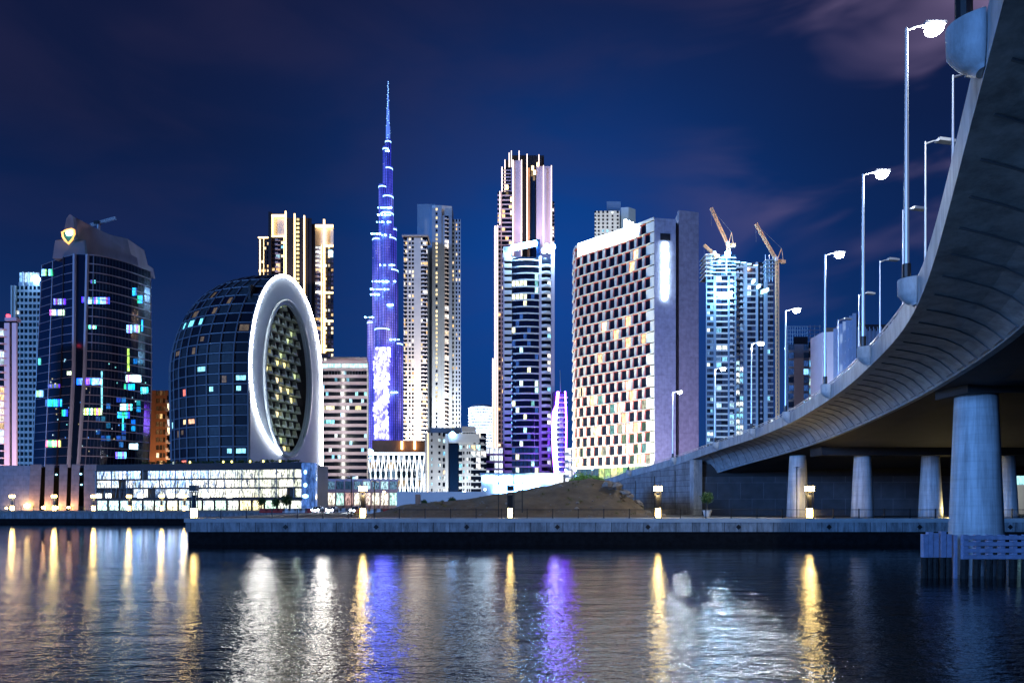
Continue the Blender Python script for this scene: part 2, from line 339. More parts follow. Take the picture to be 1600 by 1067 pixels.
def light(name, kind, loc, energy, col, parent=None, **kw):
    l = bpy.data.lights.new(name, kind); l.energy = energy; l.color = col
    for k, v in kw.items():
        if k != 'aim': setattr(l, k, v)
    o = bpy.data.objects.new(name, l); COL.objects.link(o); o.location = loc
    if kind == 'SPOT': o.visible_glossy = False
    if 'aim' in kw: o.rotation_euler = (Vector(kw['aim'])-Vector(loc)).to_track_quat('-Z', 'Y').to_euler()
    if parent:
        o.parent = parent; b = LOC[parent.name]; o.location = Vector(loc)-Vector(b)
    return o
WARM = [(1.1, .66, .26), (.9, .62, .30), (1.3, .95, .55)]
COOL = [(.5, .85, 1.0), (.9, 1.0, 1.0), (.25, .65, .9)]
PALE = [(1.2, 1.1, .95), (.9, .9, .9), (1.2, .95, .6)]
GREEN = [(.9, 1.2, .7), (.7, 1.0, .9), (1.1, 1.1, .6)]
class Tower:
    def __init__(s, name, label, cat, px, Y, group=None):
        x, y = P(px, Y); s.root = thing(name, label, cat, (x, y, 3.0), group); s.parts = {}; s.win = []; s.mats = {}
    def mb(s, part, material):
        if part not in s.parts: s.parts[part] = MB(); s.mats[part] = M[material] if isinstance(material, str) else material
        return s.parts[part]
    def one(s, name, material, fn, parent=None, smooth=False):
        m = MB(); fn(m); return m.build(name, M[material], parent or s.root, smooth)
    def window(s, q, g): s.win.append((q, g))
    def finish(s, glass='glass', cap=100):
        objs = {k: m.build(k.split('|')[0], s.mats[k], s.root) for k, m in s.parts.items()}
        w = sorted(s.win, key=lambda a: -sum(a[1])); rest = MB()
        for i, (q, g) in enumerate(w):
            if i < cap and (sum(g) > .15 or len(w) <= cap): m = MB(); m.quad(*q, g=g); m.build('window', M[glass], s.root)
            else: rest.quad(*q, g=g)
        if rest.f:
            o = rest.build('window', M[glass], s.root); o['kind'] = 'stuff'
        return objs
def wpt(A, B, u, d, z):
    dx, dy = B[0]-A[0], B[1]-A[1]; L = math.hypot(dx, dy); return (A[0]+dx/L*u+dy/L*d, A[1]+dy/L*u-dx/L*d, z)
def wq(A, B, u0, u1, z0, z1, d): return (wpt(A, B, u0, d, z0), wpt(A, B, u1, d, z0), wpt(A, B, u1, d, z1), wpt(A, B, u0, d, z1))
def facade(T, A, B, z0, z1, floors, bays, lit=.1, pal=PALE, wall='white', slab='white', lm='gold', dim=(.0, .0, .0), litfn=None, cell=3.2, sl=.28):
    L = math.hypot(B[0]-A[0], B[1]-A[1]); fid = len(T.parts); sc = L/sum(w for _, w in bays); fh = (z1-z0)/floors; u = 0
    def glow(f, uu):
        p = litfn(f/floors, uu/L) if litfn else lit
        if random.random() < p:
            c = random.choice(pal); k = random.uniform(.5, 1.25); return tuple(x*k for x in c)
        k = random.random(); return tuple(x*k for x in dim)
    for typ, w in bays:
        w *= sc
        if typ == 'p': T.mb('wall', wall).wbox(A, B, u, u+w, z0, z1, -.2, .55)
        elif typ == 'l': T.mb('light_line', lm).wbox(A, B, u, u+w, z0, z1, 0, .8)
        elif typ == 'f': T.mb('fin', slab).wbox(A, B, u, u+w, z0, z1, 0, 1.4)
        elif typ in 'wnbg':
            n = max(1, round(w/cell)) if typ in 'g' else 1
            for f in range(floors):
                za = z0+f*fh
                if typ == 'w': T.mb('wall', wall).wbox(A, B, u, u+w, za, za+fh*.38, -.2, .40); wz = (za+fh*.38, za+fh*.98)
                elif typ == 'n': T.mb('wall', wall).wbox(A, B, u, u+w, za, za+fh*.55, -.2, .40); wz = (za+fh*.55, za+fh)
                elif typ == 'b':
                    T.mb('balcony_stack|%d_%.2f' % (fid, u), slab).wbox(A, B, u, u+w, za, za+fh*.16, 0, 1.6); T.mb('balcony_stack|%d_%.2f' % (fid, u), slab).wbox(A, B, u, u+w*.55, za+fh*.16, za+fh*.40, 1.45, 1.6); wz = (za+fh*.16, za+fh)
                else: T.mb('floor_band|%d_%d' % (fid, f), slab).wbox(A, B, u, u+w, za, za+fh*sl, 0, .45); wz = (za+fh*sl, za+fh)
                for k in range(n):
                    ua = u+w*k/n+.08*w/n; ub = u+w*(k+1)/n-.08*w/n
                    T.window(wq(A, B, ua, ub, wz[0], wz[1], .06), glow(f, ua))
        u += w
def body(T, pts, z1, material='glass', z0=2.9, name='core'):
    T.one(name, material, lambda m: m.prism(pts, z0, z1))
def slabbox(T, px0, px1, pyt, Y, depth=14, material='glass', pyb=None, name='core', Yr=None):
    Yr = Yr or Y; A = P(px0, Y); B = P(px1, Yr); z1 = Z(pyt, Y); z0 = 2.9 if pyb is None else Z(pyb, Y)
    sh = (B[0]*depth/B[1]-.3) if B[0] < 0 else (A[0]*depth/A[1]+.3 if A[0] > 0 else 0)
    T.one(name, material, lambda m: m.prism([A, B, (B[0]+sh, B[1]+depth), (A[0]+sh, A[1]+depth)], z0, z1)); return A, B, z0, z1
def structure(o): o['kind'] = 'structure'; return o
def catmull(pts, n):
    out = []; k = len(pts)
    for i in range(k-1):
        p0, p1, p2, p3 = pts[max(i-1, 0)], pts[i], pts[i+1], pts[min(i+2, k-1)]
        for j in range(n):
            t = j/n; out.append(tuple(.5*((2*b)+(-a+c)*t+(2*a-5*b+4*c-d)*t*t+(-a+3*b-3*c+d)*t**3) for a, b, c, d in zip(p0, p1, p2, p3)))
    out.append(tuple(pts[-1])); return out
def leaves(mb, c, r, n, size, hollow=.55):
    for _ in range(n):
        v = Vector((random.gauss(0, 1), random.gauss(0, 1), random.gauss(0, 1))).normalized()*(hollow+(1-hollow)*random.random())*random.uniform(.85, 1.1)
        p = Vector((c[0]+v.x*r[0], c[1]+v.y*r[1], c[2]+v.z*r[2])); s = size*random.uniform(.6, 1.3)
        a = Vector((random.gauss(0, 1), random.gauss(0, 1), random.gauss(0, 1))).normalized(); b = a.orthogonal().normalized().lerp(v, .3).normalized()
        mb.quad(tuple(p-a*s), tuple(p-b*s*.5), tuple(p+a*s), tuple(p+b*s*.5))

# ------------------------------------------------------------------ water, ground, quays
QZ = 3.19; QY = 84.7
m = MB(); m.quad((-3000, -900, 0), (3000, -900, 0), (3000, 176, 0), (-3000, 176, 0)); structure(m.build('water', M['water']))
QX = -40.2
m = MB()
m.face([(-4500, 172.4, 3.0), (QX+.4, 172.4, 3.0), (QX+.4, QY+.4, 3.0), (1500, QY+.4, 3.0), (4500, 400, 3.0), (4500, 6000, 3.0), (-4500, 6000, 3.0)])
structure(m.build('ground', M['asphalt']))
m = MB()   # near promenade paving: edge kerb plus walkway
m.box(QX, 160, QY, QY+9, 3.0, QZ); m.box(QX, QX+6, QY+9, 172, 3.0, QZ)
structure(m.build('promenade', M['paving']))
m = MB(); m.box(-700, QX+6, 172, 181, 3.0, QZ+.02); structure(m.build('far_promenade', M['paving']))
t = thing('quay_wall', 'long panelled concrete quay wall with a dark tide band, under the near promenade railing', 'quay wall', (0, QY, 0))
m = MB(); m.box(QX-.15, 160, QY-.3, QY, 1.55, 2.72); m.box(QX-.15, QX, QY, 171.9, 1.55, 2.72); m.build('panel_face', M['quay'], t)
m = MB(); m.box(QX-.3, 160, QY-.42, QY+.1, 2.723, QZ+.03); m.box(QX-.3, QX+.1, QY+.1, 171.6, 2.723, QZ+.03); m.build('coping', mat('quay_coping', (.34, .36, .37), .7, var=.15, vscale=.8), t)
m = MB(); m.box(QX+.05, 160, QY-.12, QY+.8, -1, 1.547); m.box(QX+.05, QX+.8, QY+.8, 171.9, -1, 1.547); m.build('tide_band', M['quaywet'], t)
for k in range(16):
    cx = -28+k*11.2; m = MB(); m.hexa([(cx-.33, QY-.34, 2.15), (cx, QY-.34, 1.82), (cx+.33, QY-.34, 2.15), (cx, QY-.34, 2.48)], [(cx-.33, QY-.29, 2.15), (cx, QY-.29, 1.82), (cx+.33, QY-.29, 2.15), (cx, QY-.29, 2.48)]); m.build('diamond_emblem', M['black'], t)
t = thing('quay_wall', 'low stone quay wall of the far bank in front of the glass podium', 'quay wall', (-200, 172, 0))
m = MB(); m.box(-700, QX-.4, 171.7, 172, 1.3, 2.7); m.build('panel_face', M['quay'], t)
m = MB(); m.box(-700, QX-.4, 171.5, 172.1, 2.703, 3.25); m.build('coping', M['paving'], t)
m = MB(); m.box(-700, QX-.4, 171.8, 172.4, -1, 1.297); m.build('tide_band', M['quaywet'], t)

def railing(label, x0, x1, y, z, step=3.2, bal=.16, nposts=99):
    t = thing('railing', label, 'railing', (x0, y, z))
    m = MB(); m.tube([(x0, y, z+1.08), (x1, y, z+1.08)], .035); m.tube([(x0, y, z+.16), (x1, y, z+.16)], .025)
    k = int((x1-x0)/bal)
    for i in range(k):
        x = x0+i*bal; m.box(x-.009, x+.009, y-.009, y+.009, z+.16, z+1.08)
    m.build('balustrade', M['black'], t)
    k = int((x1-x0)/step); p0 = None
    for i in range(k+1):
        m = MB(); x = x0+i*step; m.box(x-.05, x+.05, y-.07, y+.07, z-.02, z+1.2); m.box(x-.08, x+.08, y-.1, y+.1, z-.02, z+.06); m.build('post', M['black'], t)
    return t
railing('black baluster railing running along the edge of the near promenade', QX+.5, 100, QY+.9, QZ+.02)
railing('black railing on the far promenade in front of the glowing glass podium', -150, QX-1, 173, QZ+.04, bal=.3)

# ------------------------------------------------------------------ bridge
CP = [(-6, 188, 7.2, 3.8), (9, 166, 8.6, 3.8), (20.4, 150, 10.5, 3.9), (24.5, 142, 11.9, 3.9), (30.5, 128, 13.6, 3.9), (34.3, 114, 15.2, 3.7), (34.8, 98, 15.7, 3.4), (33.3, 82, 15.95, 3.15),
      (29.8, 64, 16.1, 2.9), (25.15, 48, 15.95, 2.65), (19.55, 33, 15.8, 2.3), (11.75, 17, 16.95, 2.2), (3.9, 2, 17.6, 2.2), (-6, -18, 17.8, 2.2)]
C = catmull(CP, 14)
def tang(i):
    a = C[max(i-1, 0)]; b = C[min(i+1, len(C)-1)]; dx, dy = b[0]-a[0], b[1]-a[1]; L = math.hypot(dx, dy); return dx/L, dy/L
def inw(i): tx, ty = tang(i); return (-ty, tx)
def at(i, w, dz):
    n = inw(i); return (C[i][0]+n[0]*w, C[i][1]+n[1]*w, C[i][2]+dz)
def sweep(mb, prof, i0, i1, close=True, g=0):
    """prof: function i -> list of (w, dz)"""
    base_ = len(mb.v); k = len(prof(i0))
    for i in range(i0, i1+1):
        for w, dz in prof(i): mb.v.append(at(i, w, dz))
    n = i1-i0
    for i in range(n):
        for q in range(k if close else k-1):
            a, b = base_+i*k+q, base_+i*k+(q+1) % k; mb.f.append((a, b, b+k, a+k)); mb.g.append((0, 0, 0)); mb.m.append(0)
    if close:
        mb.f.append(tuple(base_+q for q in reversed(range(k)))); mb.f.append(tuple(base_+n*k+q for q in range(k))); mb.g += [(0, 0, 0)]*2; mb.m += [0, 0]
BR = thing('bridge', 'curved concrete road bridge sweeping over the water on round piers', 'bridge', (30, 90, 3))
IA = 4*14+5      # abutment station
m = MB(); sweep(m, lambda i: [(0, 0), (0, -1.3), (.4, -1.3), (.4, 0)], 0, len(C)-1); m.build('parapet', M['concrete'], BR)
def coveprof(i):
    D = C[i][3]; d = D-1.3
    return [(.02, -1.302), (1.4, -1.33-.02*d), (2.6, -1.33-.12*d), (3.5, -1.33-.34*d), (4.1, -1.33-.62*d), (4.5, -1.33-.90*d), (4.55, -D)]
m = MB(); sweep(m, lambda i: coveprof(i)+[(5.0, -D_(i)), (5.0, -1.2), (.42, -1.2)], IA, len(C)-1) if False else None
def D_(i): return C[i][3]
m = MB(); sweep(m, lambda i: coveprof(i)+[(4.95, -D_(i)), (5.0, -1.0), (.42, -1.0)], IA, len(C)-1); m.build('cove_panel', M['concrete'], BR, smooth=False)
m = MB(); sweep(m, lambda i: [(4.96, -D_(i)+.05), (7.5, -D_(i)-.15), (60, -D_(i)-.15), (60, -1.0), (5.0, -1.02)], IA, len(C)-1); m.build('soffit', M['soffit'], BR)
m = MB(); sweep(m, lambda i: [(.41, -.99), (60, -.99), (60, -.8), (.41, -.8)], 0, len(C)-1); m.build('deck_surface', M['asphalt'], BR)
m = MB(); sweep(m, lambda i: [(60, 0), (60, -1.3), (60.4, -1.3), (60.4, 0)], 0, len(C)-1); m.build('parapet', M['concrete'], BR)
# curved ribs of the cove
arc = [0]
for i in range(1, len(C)): arc.append(arc[-1]+math.dist(C[i][:2], C[i-1][:2]))
def cpoint(s, k, lift=.0):
    """point on the cove at arc length s, profile parameter k 0..1 (0 = fascia, 1 = lip)"""
    i = max(j for j in range(len(arc)) if arc[j] <= max(s, 0)); i = min(i, len(C)-2); f = (s-arc[i])/(arc[i+1]-arc[i]); f = min(max(f, 0), 1)
    pr = []
    for ii in (i, i+1):
        pf = coveprof(ii); x = k*(len(pf)-2); a = min(int(x), len(pf)-3); tt = x-a
        w = pf[a][0]*(1-tt)+pf[a+1][0]*tt; dz = pf[a][1]*(1-tt)+pf[a+1][1]*tt; pr.append(at(ii, w-lift*.6, dz-lift))
    return tuple(a*(1-f)+b*f for a, b in zip(*pr))
s = arc[IA]+1.5; nr = 0
while s < arc[-1]-6 and nr < 60:
    m = MB(); lo = []; hi = []
    pts = []
    for q in range(13):
        k = 1-.93*q/12; sh = 2.6*(1-math.cos((1-k)*math.pi*.5))*1.5
        pts.append((s+sh, k))
    for (sa, ka), (sb, kb) in zip(pts[:-1], pts[1:]):
        wd = .04+.05*(1-ka)
        a = [cpoint(sa, ka, -.02), cpoint(sa+wd, ka, -.02), cpoint(sb+.04+.05*(1-kb), kb, -.02), cpoint(sb, kb, -.02)]
        b = [cpoint(sa, ka, .045), cpoint(sa+wd, ka, .045), cpoint(sb+.04+.05*(1-kb), kb, .045), cpoint(sb, kb, .045)]
        m.hexa(a, b)
    # short return of the panel outline along the lip
    for q in range(4):
        sa, sb = s-.35*q, s-.35*(q+1)
        m.hexa([cpoint(sa, .97, -.02), cpoint(sb, .97, -.02), cpoint(sb, .955, -.02), cpoint(sa, .955, -.02)], [cpoint(sa, .97, .05), cpoint(sb, .97, .05), cpoint(sb, .955, .05), cpoint(sa, .955, .05)])
    m.build('cove_rib', M['ribc'], BR); nr += 1; s += 2.35
# hand rail on the parapet
m = MB()
pl = [at(i, .2, .42) for i in range(0, len(C))]; m.tube(pl, .05); m.tube([at(i, .2, .2) for i in range(len(C))], .035)
m.build('handrail', M['steel'], BR)
sp = 0; m = MB(); s = 2
while s < arc[-1]-1:
    i = max(j for j in range(len(arc)) if arc[j] <= s); x, y, z = at(i, .2, 0); m.box(x-.04, x+.04, y-.04, y+.04, z-.01, z+.45); s += 2.0
o = m.build('handrail_posts', M['steel'], BR); o['kind'] = 'stuff'
# lamp brackets and lamps
LI = [14*k for k in (3, 4, 5, 6, 7, 8, 9, 10, 11)]
lampspecs = []
def bracket(i):
    tx, ty = tang(i); c = C[i]; n = inw(i)
    q = lambda w, s_, z: (c[0]+n[0]*w+tx*s_, c[1]+n[1]*w+ty*s_, c[2]+z)
    m = MB(); rings = []
    for z, sc_ in ((-1.22, .18), (-1.12, .45), (-.95, .72), (-.72, .92), (-.66, .97), (.02, 1.0), (.08, .97)):
        rings.append([q(-.02-sc_*.80*math.cos(a_), .54*(.35+.65*sc_)*math.sin(a_)*1.05, z) for a_ in [(-90+180*k/24)*math.pi/180 for k in range(25)]])
    base_ = len(m.v); kk = 25
    for r_ in rings: m.v += r_
    for a_ in range(len(rings)-1):
        for k in range(kk):
            b_ = (k+1) % kk; m.f.append((a_*kk+k, (a_+1)*kk+k, (a_+1)*kk+b_, a_*kk+b_)); m.g.append((0, 0, 0)); m.m.append(0)
    m.f.append(tuple(range((len(rings)-1)*kk, len(rings)*kk))); m.f.append(tuple(reversed(range(kk)))); m.g += [(0, 0, 0)]*2; m.m += [0, 0]
    o = m.build('lamp_bracket', M['concrete'], BR, True); o.data.polygons[-1].use_smooth = False; o.data.polygons[-2].use_smooth = False
    return q(-.42, 0, .08)
def street_lamp(base, h, arm, label, lit=True, dirv=(1, 0), group=None, r=.13):
    t = thing('street_lamp', label, 'street lamp', base, group); x, y, z = base
    m = MB(); m.tube([(x, y, z+.02), (x, y, z+h*.5), (x, y, z+h)], r, 10, r*.5); m.build('pole', M['steel'], t)
    m = MB(); m.tube([(x, y, z), (x, y, z+.75)], r*1.5, 10); m.box(x-.26, x+.26, y-.26, y+.26, z-.02, z+.06); m.build('base_sleeve', M['black'], t)
    ex, ey = x+dirv[0]*arm, y+dirv[1]*arm
    m = MB(); m.tube([(x, y, z+h-.1), (x+dirv[0]*arm*.5, y+dirv[1]*arm*.5, z+h+.1), (ex, ey, z+h+.18)], .05, 6); m.build('arm', M['steel'], t)
    A = (ex-dirv[0]*.25, ey-dirv[1]*.25); B = (ex+dirv[0]*.75, ey+dirv[1]*.75)
    m = MB(); m.wbox(A, B, 0, 1.0, z+h+.12, z+h+.27, -.19, .19); m.wbox(A, B, .1, .8, z+h+.27, z+h+.33, -.12, .12); hd = m.build('lamp_head', M['steel'], t)
    if lit:
        m = MB(); m.lathe(((A[0]+B[0])/2, (A[1]+B[1])/2, z+h-.22), [(.05, -.08), (.24, -.04), (.38, .08), (.42, .2), (.36, .31), (.2, .338)], 18); m.build('lamp_lens', M['lamp'], t, True)
        light('lamp_light', 'POINT', ((A[0]+B[0])/2, (A[1]+B[1])/2, z+h-.35), 6500, (.85, .93, 1), t, shadow_soft_size=.3)
    return t
ords = ['eighth', 'seventh', 'sixth', 'fifth', 'fourth', 'third', 'second', 'nearest', 'overhead']
far = {3: 'tall unlit lamp on the parapet where the bridge ramp meets the sand mound', 4: 'tall lit lamp on the bridge in front of the lavender hotel slab', 5: 'small lit bridge lamp in front of the unfinished tower, farthest out over the quay',
       6: 'lit bridge lamp in front of the right half of the unfinished tower', 7: 'lit bridge lamp rising beside the orange crane mast', 8: 'lit bridge lamp rising in front of the blue low rises',
       9: 'lit bridge lamp between the tallest lamp and the low rises, second largest bracket', 10: 'tallest lit lamp, reaching up near the top of the picture from the bridge', 11: 'bridge lamp on the big rounded bracket close overhead, its head out of view'}
for k in (3, 4, 5, 6, 7, 8, 9, 10, 11):
    i = 14*k; b = bracket(i)
    street_lamp(b, 12.2 if k != 11 else 12, 1.1, far[k], k > 3, (1, 0), 'lamps on the bridge parapet')
# slim unlit poles on the far side of the deck (median)
for (px, top, Y, lab, hd) in ((1489, 112, 27, 'slim unlit pole on the bridge deck closest to the big rounded bracket', 0), (1446, 218, 37, 'unlit median pole with its arm pointing right, below the tallest lamp', 1), (1411, 325, 47, 'unlit median pole with short arm just left of the tallest lamp post foot', 1),
                          (1375, 405, 57, 'unlit median pole standing before the dark fence-like block', 1), (1342, 458, 68, 'unlit median pole before the glazed office facade', 1), (1310, 498, 80, 'unlit median pole before the white stair tower', 1)):
    x, y = P(px, Y); zt = Z(top, Y); zb = 15.0
    street_lamp((x, y, zb), zt-zb-.15, 1.0, lab, False, (.97, .2), 'unlit slim poles on the bridge deck', r=.075)
# piers
def pier(px0, px1, pyb_, Y, top, taper, part='pier', zb=None):
    zb = 3.1 if zb is None else zb; cx = P((px0+px1)/2, Y)[0]; r = (px1-px0)/2/F*Y
    m = MB(); h = top-zb; prof = []
    for q in range(22): tq = q/21; prof.append((r*(1-(1-taper)*tq**1.15), h*tq))
    m.lathe((cx, Y, zb), prof, 40)
    m.build(part, M['pier'], BR, True); return cx, r
for px0, px1 in ((1230, 1263), (1331, 1364), (1437, 1471), (1553, 1588)): pier(px0, px1, 808, 91, 11.4, .72)
cx, r = pier(1486, 1564, 895, 49, 12.75, .74, zb=-1)
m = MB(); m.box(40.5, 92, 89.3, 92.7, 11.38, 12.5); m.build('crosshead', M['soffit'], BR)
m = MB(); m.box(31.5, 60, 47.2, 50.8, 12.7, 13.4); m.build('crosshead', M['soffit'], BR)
# retaining wall of the ramp and the abutment
m = MB(); pts = [C[i][:2] for i in range(0, IA+1)]
def off(i, w): p = at(i, w, 0); return p[:2]
n_ = IA+1; v0 = len(m.v)
for i in range(n_):
    for w in (.1, .5):
        x, y = off(i, w); m.v += [(x, y, 2.9), (x, y, C[i][2]-1.31)]
for i in range(n_-1):
    a = 4*i; m.f += [(a, a+1, a+5, a+4), (a+2, a+6, a+7, a+3)]; m.g += [(0, 0, 0)]*2; m.m += [0, 0]
m.build('retaining_wall', M['wallblock'], BR)
m = MB(); a = at(IA, -.12, 0); b = at(IA, 1.6, 0); tx, ty = tang(IA)
m.prism([(a[0], a[1]), (a[0]+tx*1.3, a[1]+ty*1.3), (b[0]+tx*1.3, b[1]+ty*1.3), (b[0], b[1])], 2.9, C[IA][2]-1.32)
m.build('abutment_column', M['concrete'], BR)
m = MB(); m.prism([(b[0]+.01, b[1]-.6), (85, 118), (85, 119), (b[0]+.01, b[1]+.6)], 2.9, 9.9); m.build('abutment_wall', M['abut'], BR)
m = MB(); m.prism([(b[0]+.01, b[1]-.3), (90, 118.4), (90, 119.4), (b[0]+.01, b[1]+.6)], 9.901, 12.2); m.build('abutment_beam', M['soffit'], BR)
# vertical joints on the retaining wall
for i in (20, 26, 32, 38, 44, 50, 56):
    x, y = off(i, .08); m = MB(); m.box(x-.07, x+.07, y-.1, y+.1, 2.9, C[i][2]-2.4); m.build('joint', M['black'], BR)

for sx_, sy_, ax, ay, e in ((-22, 34, 26, 36, 9500), (-16, 62, 34, 70, 11000), (-14, 16, 20, 22, 4500)):
    light('cove_fill_light', 'SPOT', (sx_, sy_, 1.2), e, (.22, .48, 1), BR, spot_size=R(75), spot_blend=.8, aim=(ax, ay, 14.5), shadow_soft_size=.5)  # fill spots added over open water to wash the cove blue, no fixtures
# ------------------------------------------------------------------ timber fender at the water pier
T_ = thing('timber_fender', 'blue painted timber fender around the foot of the big water pier', 'fender', (32, 46, 0))
def X_(px, Y): return (px-800)/F*Y
for px in (1444, 1452, 1461, 1472, 1481):
    x = X_(px, 46.2); m = MB(); m.box(x-.16, x+.16, 46.0, 46.35, 1.4, 3.05+.1*math.sin(px)); p = m.build('pile', M['fender'], T_)
    m = MB(); m.tube([(x, 46.18, -1), (x, 46.18, 1.39)], .21, 8); m.build('pile_foot', M['barn'], p)
for k, z in enumerate((1.35, 1.78, 2.21, 2.64)):
    m = MB(); m.box(X_(1502, 45.5), X_(1700, 45.5), 45.3, 45.55, z, z+.26); m.build('rail', M['fender'], T_)
for k in range(9):
    x = X_(1506+k*19, 45.8); m = MB(); m.box(x-.15, x+.15, 45.56, 45.9, 1.3, 2.95); p = m.build('pile', M['fender'], T_)
    m = MB(); m.tube([(x, 45.8, -1), (x+.05, 45.8, 1.29)], .24, 8); m.build('pile_foot', M['barn'], p)
m = MB(); m.box(X_(1492, 46), X_(1496, 46), 46, 46.4, -1, 2.9); m.build('pile', M['fender'], T_)

# ------------------------------------------------------------------ sand mound beside the ramp, rubble, planter
ridge = [(-30, 3.0), (-23, 3.3), (-16.8, 4.7), (-5.8, 5.9), (-.3, 6.8), (4.3, 7.6), (8, 8.3), (12.6, 9.0), (16.3, 8.4), (18, 7.1), (20.1, 5.0), (22, 3.2), (30, 2.9)]
def rz(x):
    for (a, za), (b, zb) in zip(ridge[:-1], ridge[1:]):
        if a <= x <= b: t_ = (x-a)/(b-a); return za+(zb-za)*t_
    return 2.9
m = MB(); nx, ny = 150, 70
for j in range(ny+1):
    y = 96+j*.5
    for i in range(nx+1):
        x = -30+i*.36; e = min(1, max(0, (y-96)/16)); e = e*e*(3-2*e); b2 = min(1, max(0, (131-y)/8))
        h = (rz(x)-2.95)*e*b2; h += min(1, h)*(noise.noise((x*.25, y*.25, 0))*.55+noise.noise((x*.9, y*.9, 3))*.2+noise.noise((x*2.6, y*2.6, 3))*.07)
        m.v.append((x, y, 2.95+max(h, -.05)))
for j in range(ny):
    for i in range(nx):
        a = j*(nx+1)+i; m.f.append((a, a+1, a+nx+2, a+nx+1)); m.g.append((0, 0, 0)); m.m.append(0)
o = m.build('sand_mound', M['sand'], None, True); o['kind'] = 'structure'
def rock(x, y, z, s, lab):
    m = MB(); m.lathe((x, y, z), [(s*.5, -.3*s), (s*.9, 0), (s*.95, .35*s), (s*.6, .75*s), (s*.15, .85*s)], 7)
    m.v = [(a+random.uniform(-.22, .22)*s, b+random.uniform(-.22, .22)*s, c+random.uniform(-.15, .15)*s) for a, b, c in m.v]
    tag(m.build('rubble_block', M['rock'], None, False, loc=None), lab, 'rubble', 'rubble blocks between sand mound and ramp wall')
for k in range(12):
    x = 15+k*.75+random.uniform(-.3, .3); rock(x, 107+random.uniform(-1, 1), max(3.0, rz(x)-.3)*.92+.1, random.uniform(.5, 1.0), 'broken pale rubble block lying where the sand mound meets the ramp wall')
m = MB()
for k in range(420):
    x = random.uniform(-26, 23); y = random.uniform(96.5, 112); e = min(1, (y-96)/16); e = e*e*(3-2*e); z = 2.95+(rz(x)-2.95)*e; s_ = random.uniform(.05, .2)*(2.2 if random.random() < .06 else 1)
    m.lathe((x, y, z-.05), [(s_*.7, -.2*s_), (s_, .3*s_), (s_*.3, .8*s_)], 5)
o = m.build('pebbles', M['rock']); o['kind'] = 'stuff'
m = MB()
for k in range(34):
    x = random.choice((random.uniform(8, 21), random.uniform(-26, 20))); y = random.uniform(98, 113); e = min(1, (y-96)/16); e = e*e*(3-2*e); z = 2.95+(rz(x)-2.95)*e
    leaves(m, (x, y, z+.15), (.5, .4, .25), 24, .13, .1)
o = m.build('dry_scrub', mat('dry_scrub_leaf', (.16, .14, .05), .8, var=.4, vscale=3)); o['kind'] = 'stuff'
def topiary(px, Y, zc, r, lab, h=1.1, pot=True, group=None, name='topiary'):
    x, y = P(px, Y); t = thing(name, lab, 'tree', (x, y, QZ), group)
    m = MB(); m.tube([(x, y, QZ+.3), (x+.03, y, zc)], .07, 6, .04); m.build('trunk', M['bark'], t)
    m = MB(); leaves(m, (x, y, zc), (r, r, r*.95), 700, r*.16, .3); m.build('crown', M['leaf'], t)
    if pot:
        m = MB(); m.lathe((x, y, QZ), [(.42, 0), (.62, .75), (.66, .8), (.66, .9), (.55, .9)], 18); m.build('planter', M['pot'], t)
topiary(1105, 98, 5.9, .95, 'round clipped tree in a pale planter in front of the dark abutment wall')
m = MB()
for px, py, rr in ((893, 750, .9), (902, 746, 1.1), (911, 744, 1.2), (920, 746, 1.0), (930, 746, .9), (938, 748, .8)):
    x, y = P(px, 124); leaves(m, (x, y, Z(py, 124)-.4), (rr*1.1, rr, rr), 380, .2, .2)
tag(m.build('shrub', M['leafb']), 'bright green shrub on the crest of the sand mound', 'shrub')

# ------------------------------------------------------------------ promenade lamps
def lantern(px, Y, z, label, top=True):
    x, y = P(px, Y); t = thing('promenade_lamp', label, 'lamp', (x, y, z), 'lantern lamps along the promenades')
    m = MB()
    for sx_ in (-.36, .28):
        for sy_ in (-.36, .28): m.box(x+sx_, x+sx_+.08, y+sy_, y+sy_+.08, z, z+3.3)
    m.box(x-.40, x+.40, y-.40, y+.40, z-.02, z+.06); m.box(x-.38, x+.38, y-.38, y+.38, z+1.25, z+1.35); m.box(x-.30, x+.30, y-.02, y+.02, z+1.35, z+2.9); m.box(x-.42, x+.42, y-.42, y+.42, z+3.2, z+3.3)
    m.build('frame', M['black'], t)
    m = MB(); m.box(x-.27, x+.27, y-.27, y+.27, z+.08, z+1.22); m.build('lower_light', M['warm'], t)
    m = MB(); m.box(x-.5, x+.5, y-.5, y+.5, z+4.02, z+4.12); m.box(x-.05, x+.05, y-.05, y+.05, z+3.3, z+3.42); m.build('cap', M['black'], t)
    m = MB(); m.prism([(x-.42, y-.42), (x+.42, y-.42), (x+.42, y+.42), (x-.42, y+.42)], z+3.42, z+4.01); m.build('lantern_glass', M['warm'] if top else M['black'], t)
    if top: light('lantern_light', 'POINT', (x, y-.6, z+3.0), 260, (1, .72, .32), t, shadow_soft_size=.3)
    return t
zq = QZ+.02
lantern(303, QY+1.6, zq, 'lantern lamp at the corner end of the near quay', False)
lantern(567, QY+1.6, zq, 'lantern lamp in front of the striped office tower, lit top and bottom')
lantern(797, QY+1.6, zq, 'lantern lamp before the sand mound with only its foot lit', False)
lantern(1028, QY+1.6, zq, 'lantern lamp before the ramp wall of the bridge, lit top and bottom')
lantern(1265, QY+1.6, zq, 'lantern lamp beside the leftmost round bridge pier')
light('pier_uplight', 'POINT', (P(1478, 91)[0], 90, 4.2), 700, (1, .78, .3), BR, shadow_soft_size=.3)
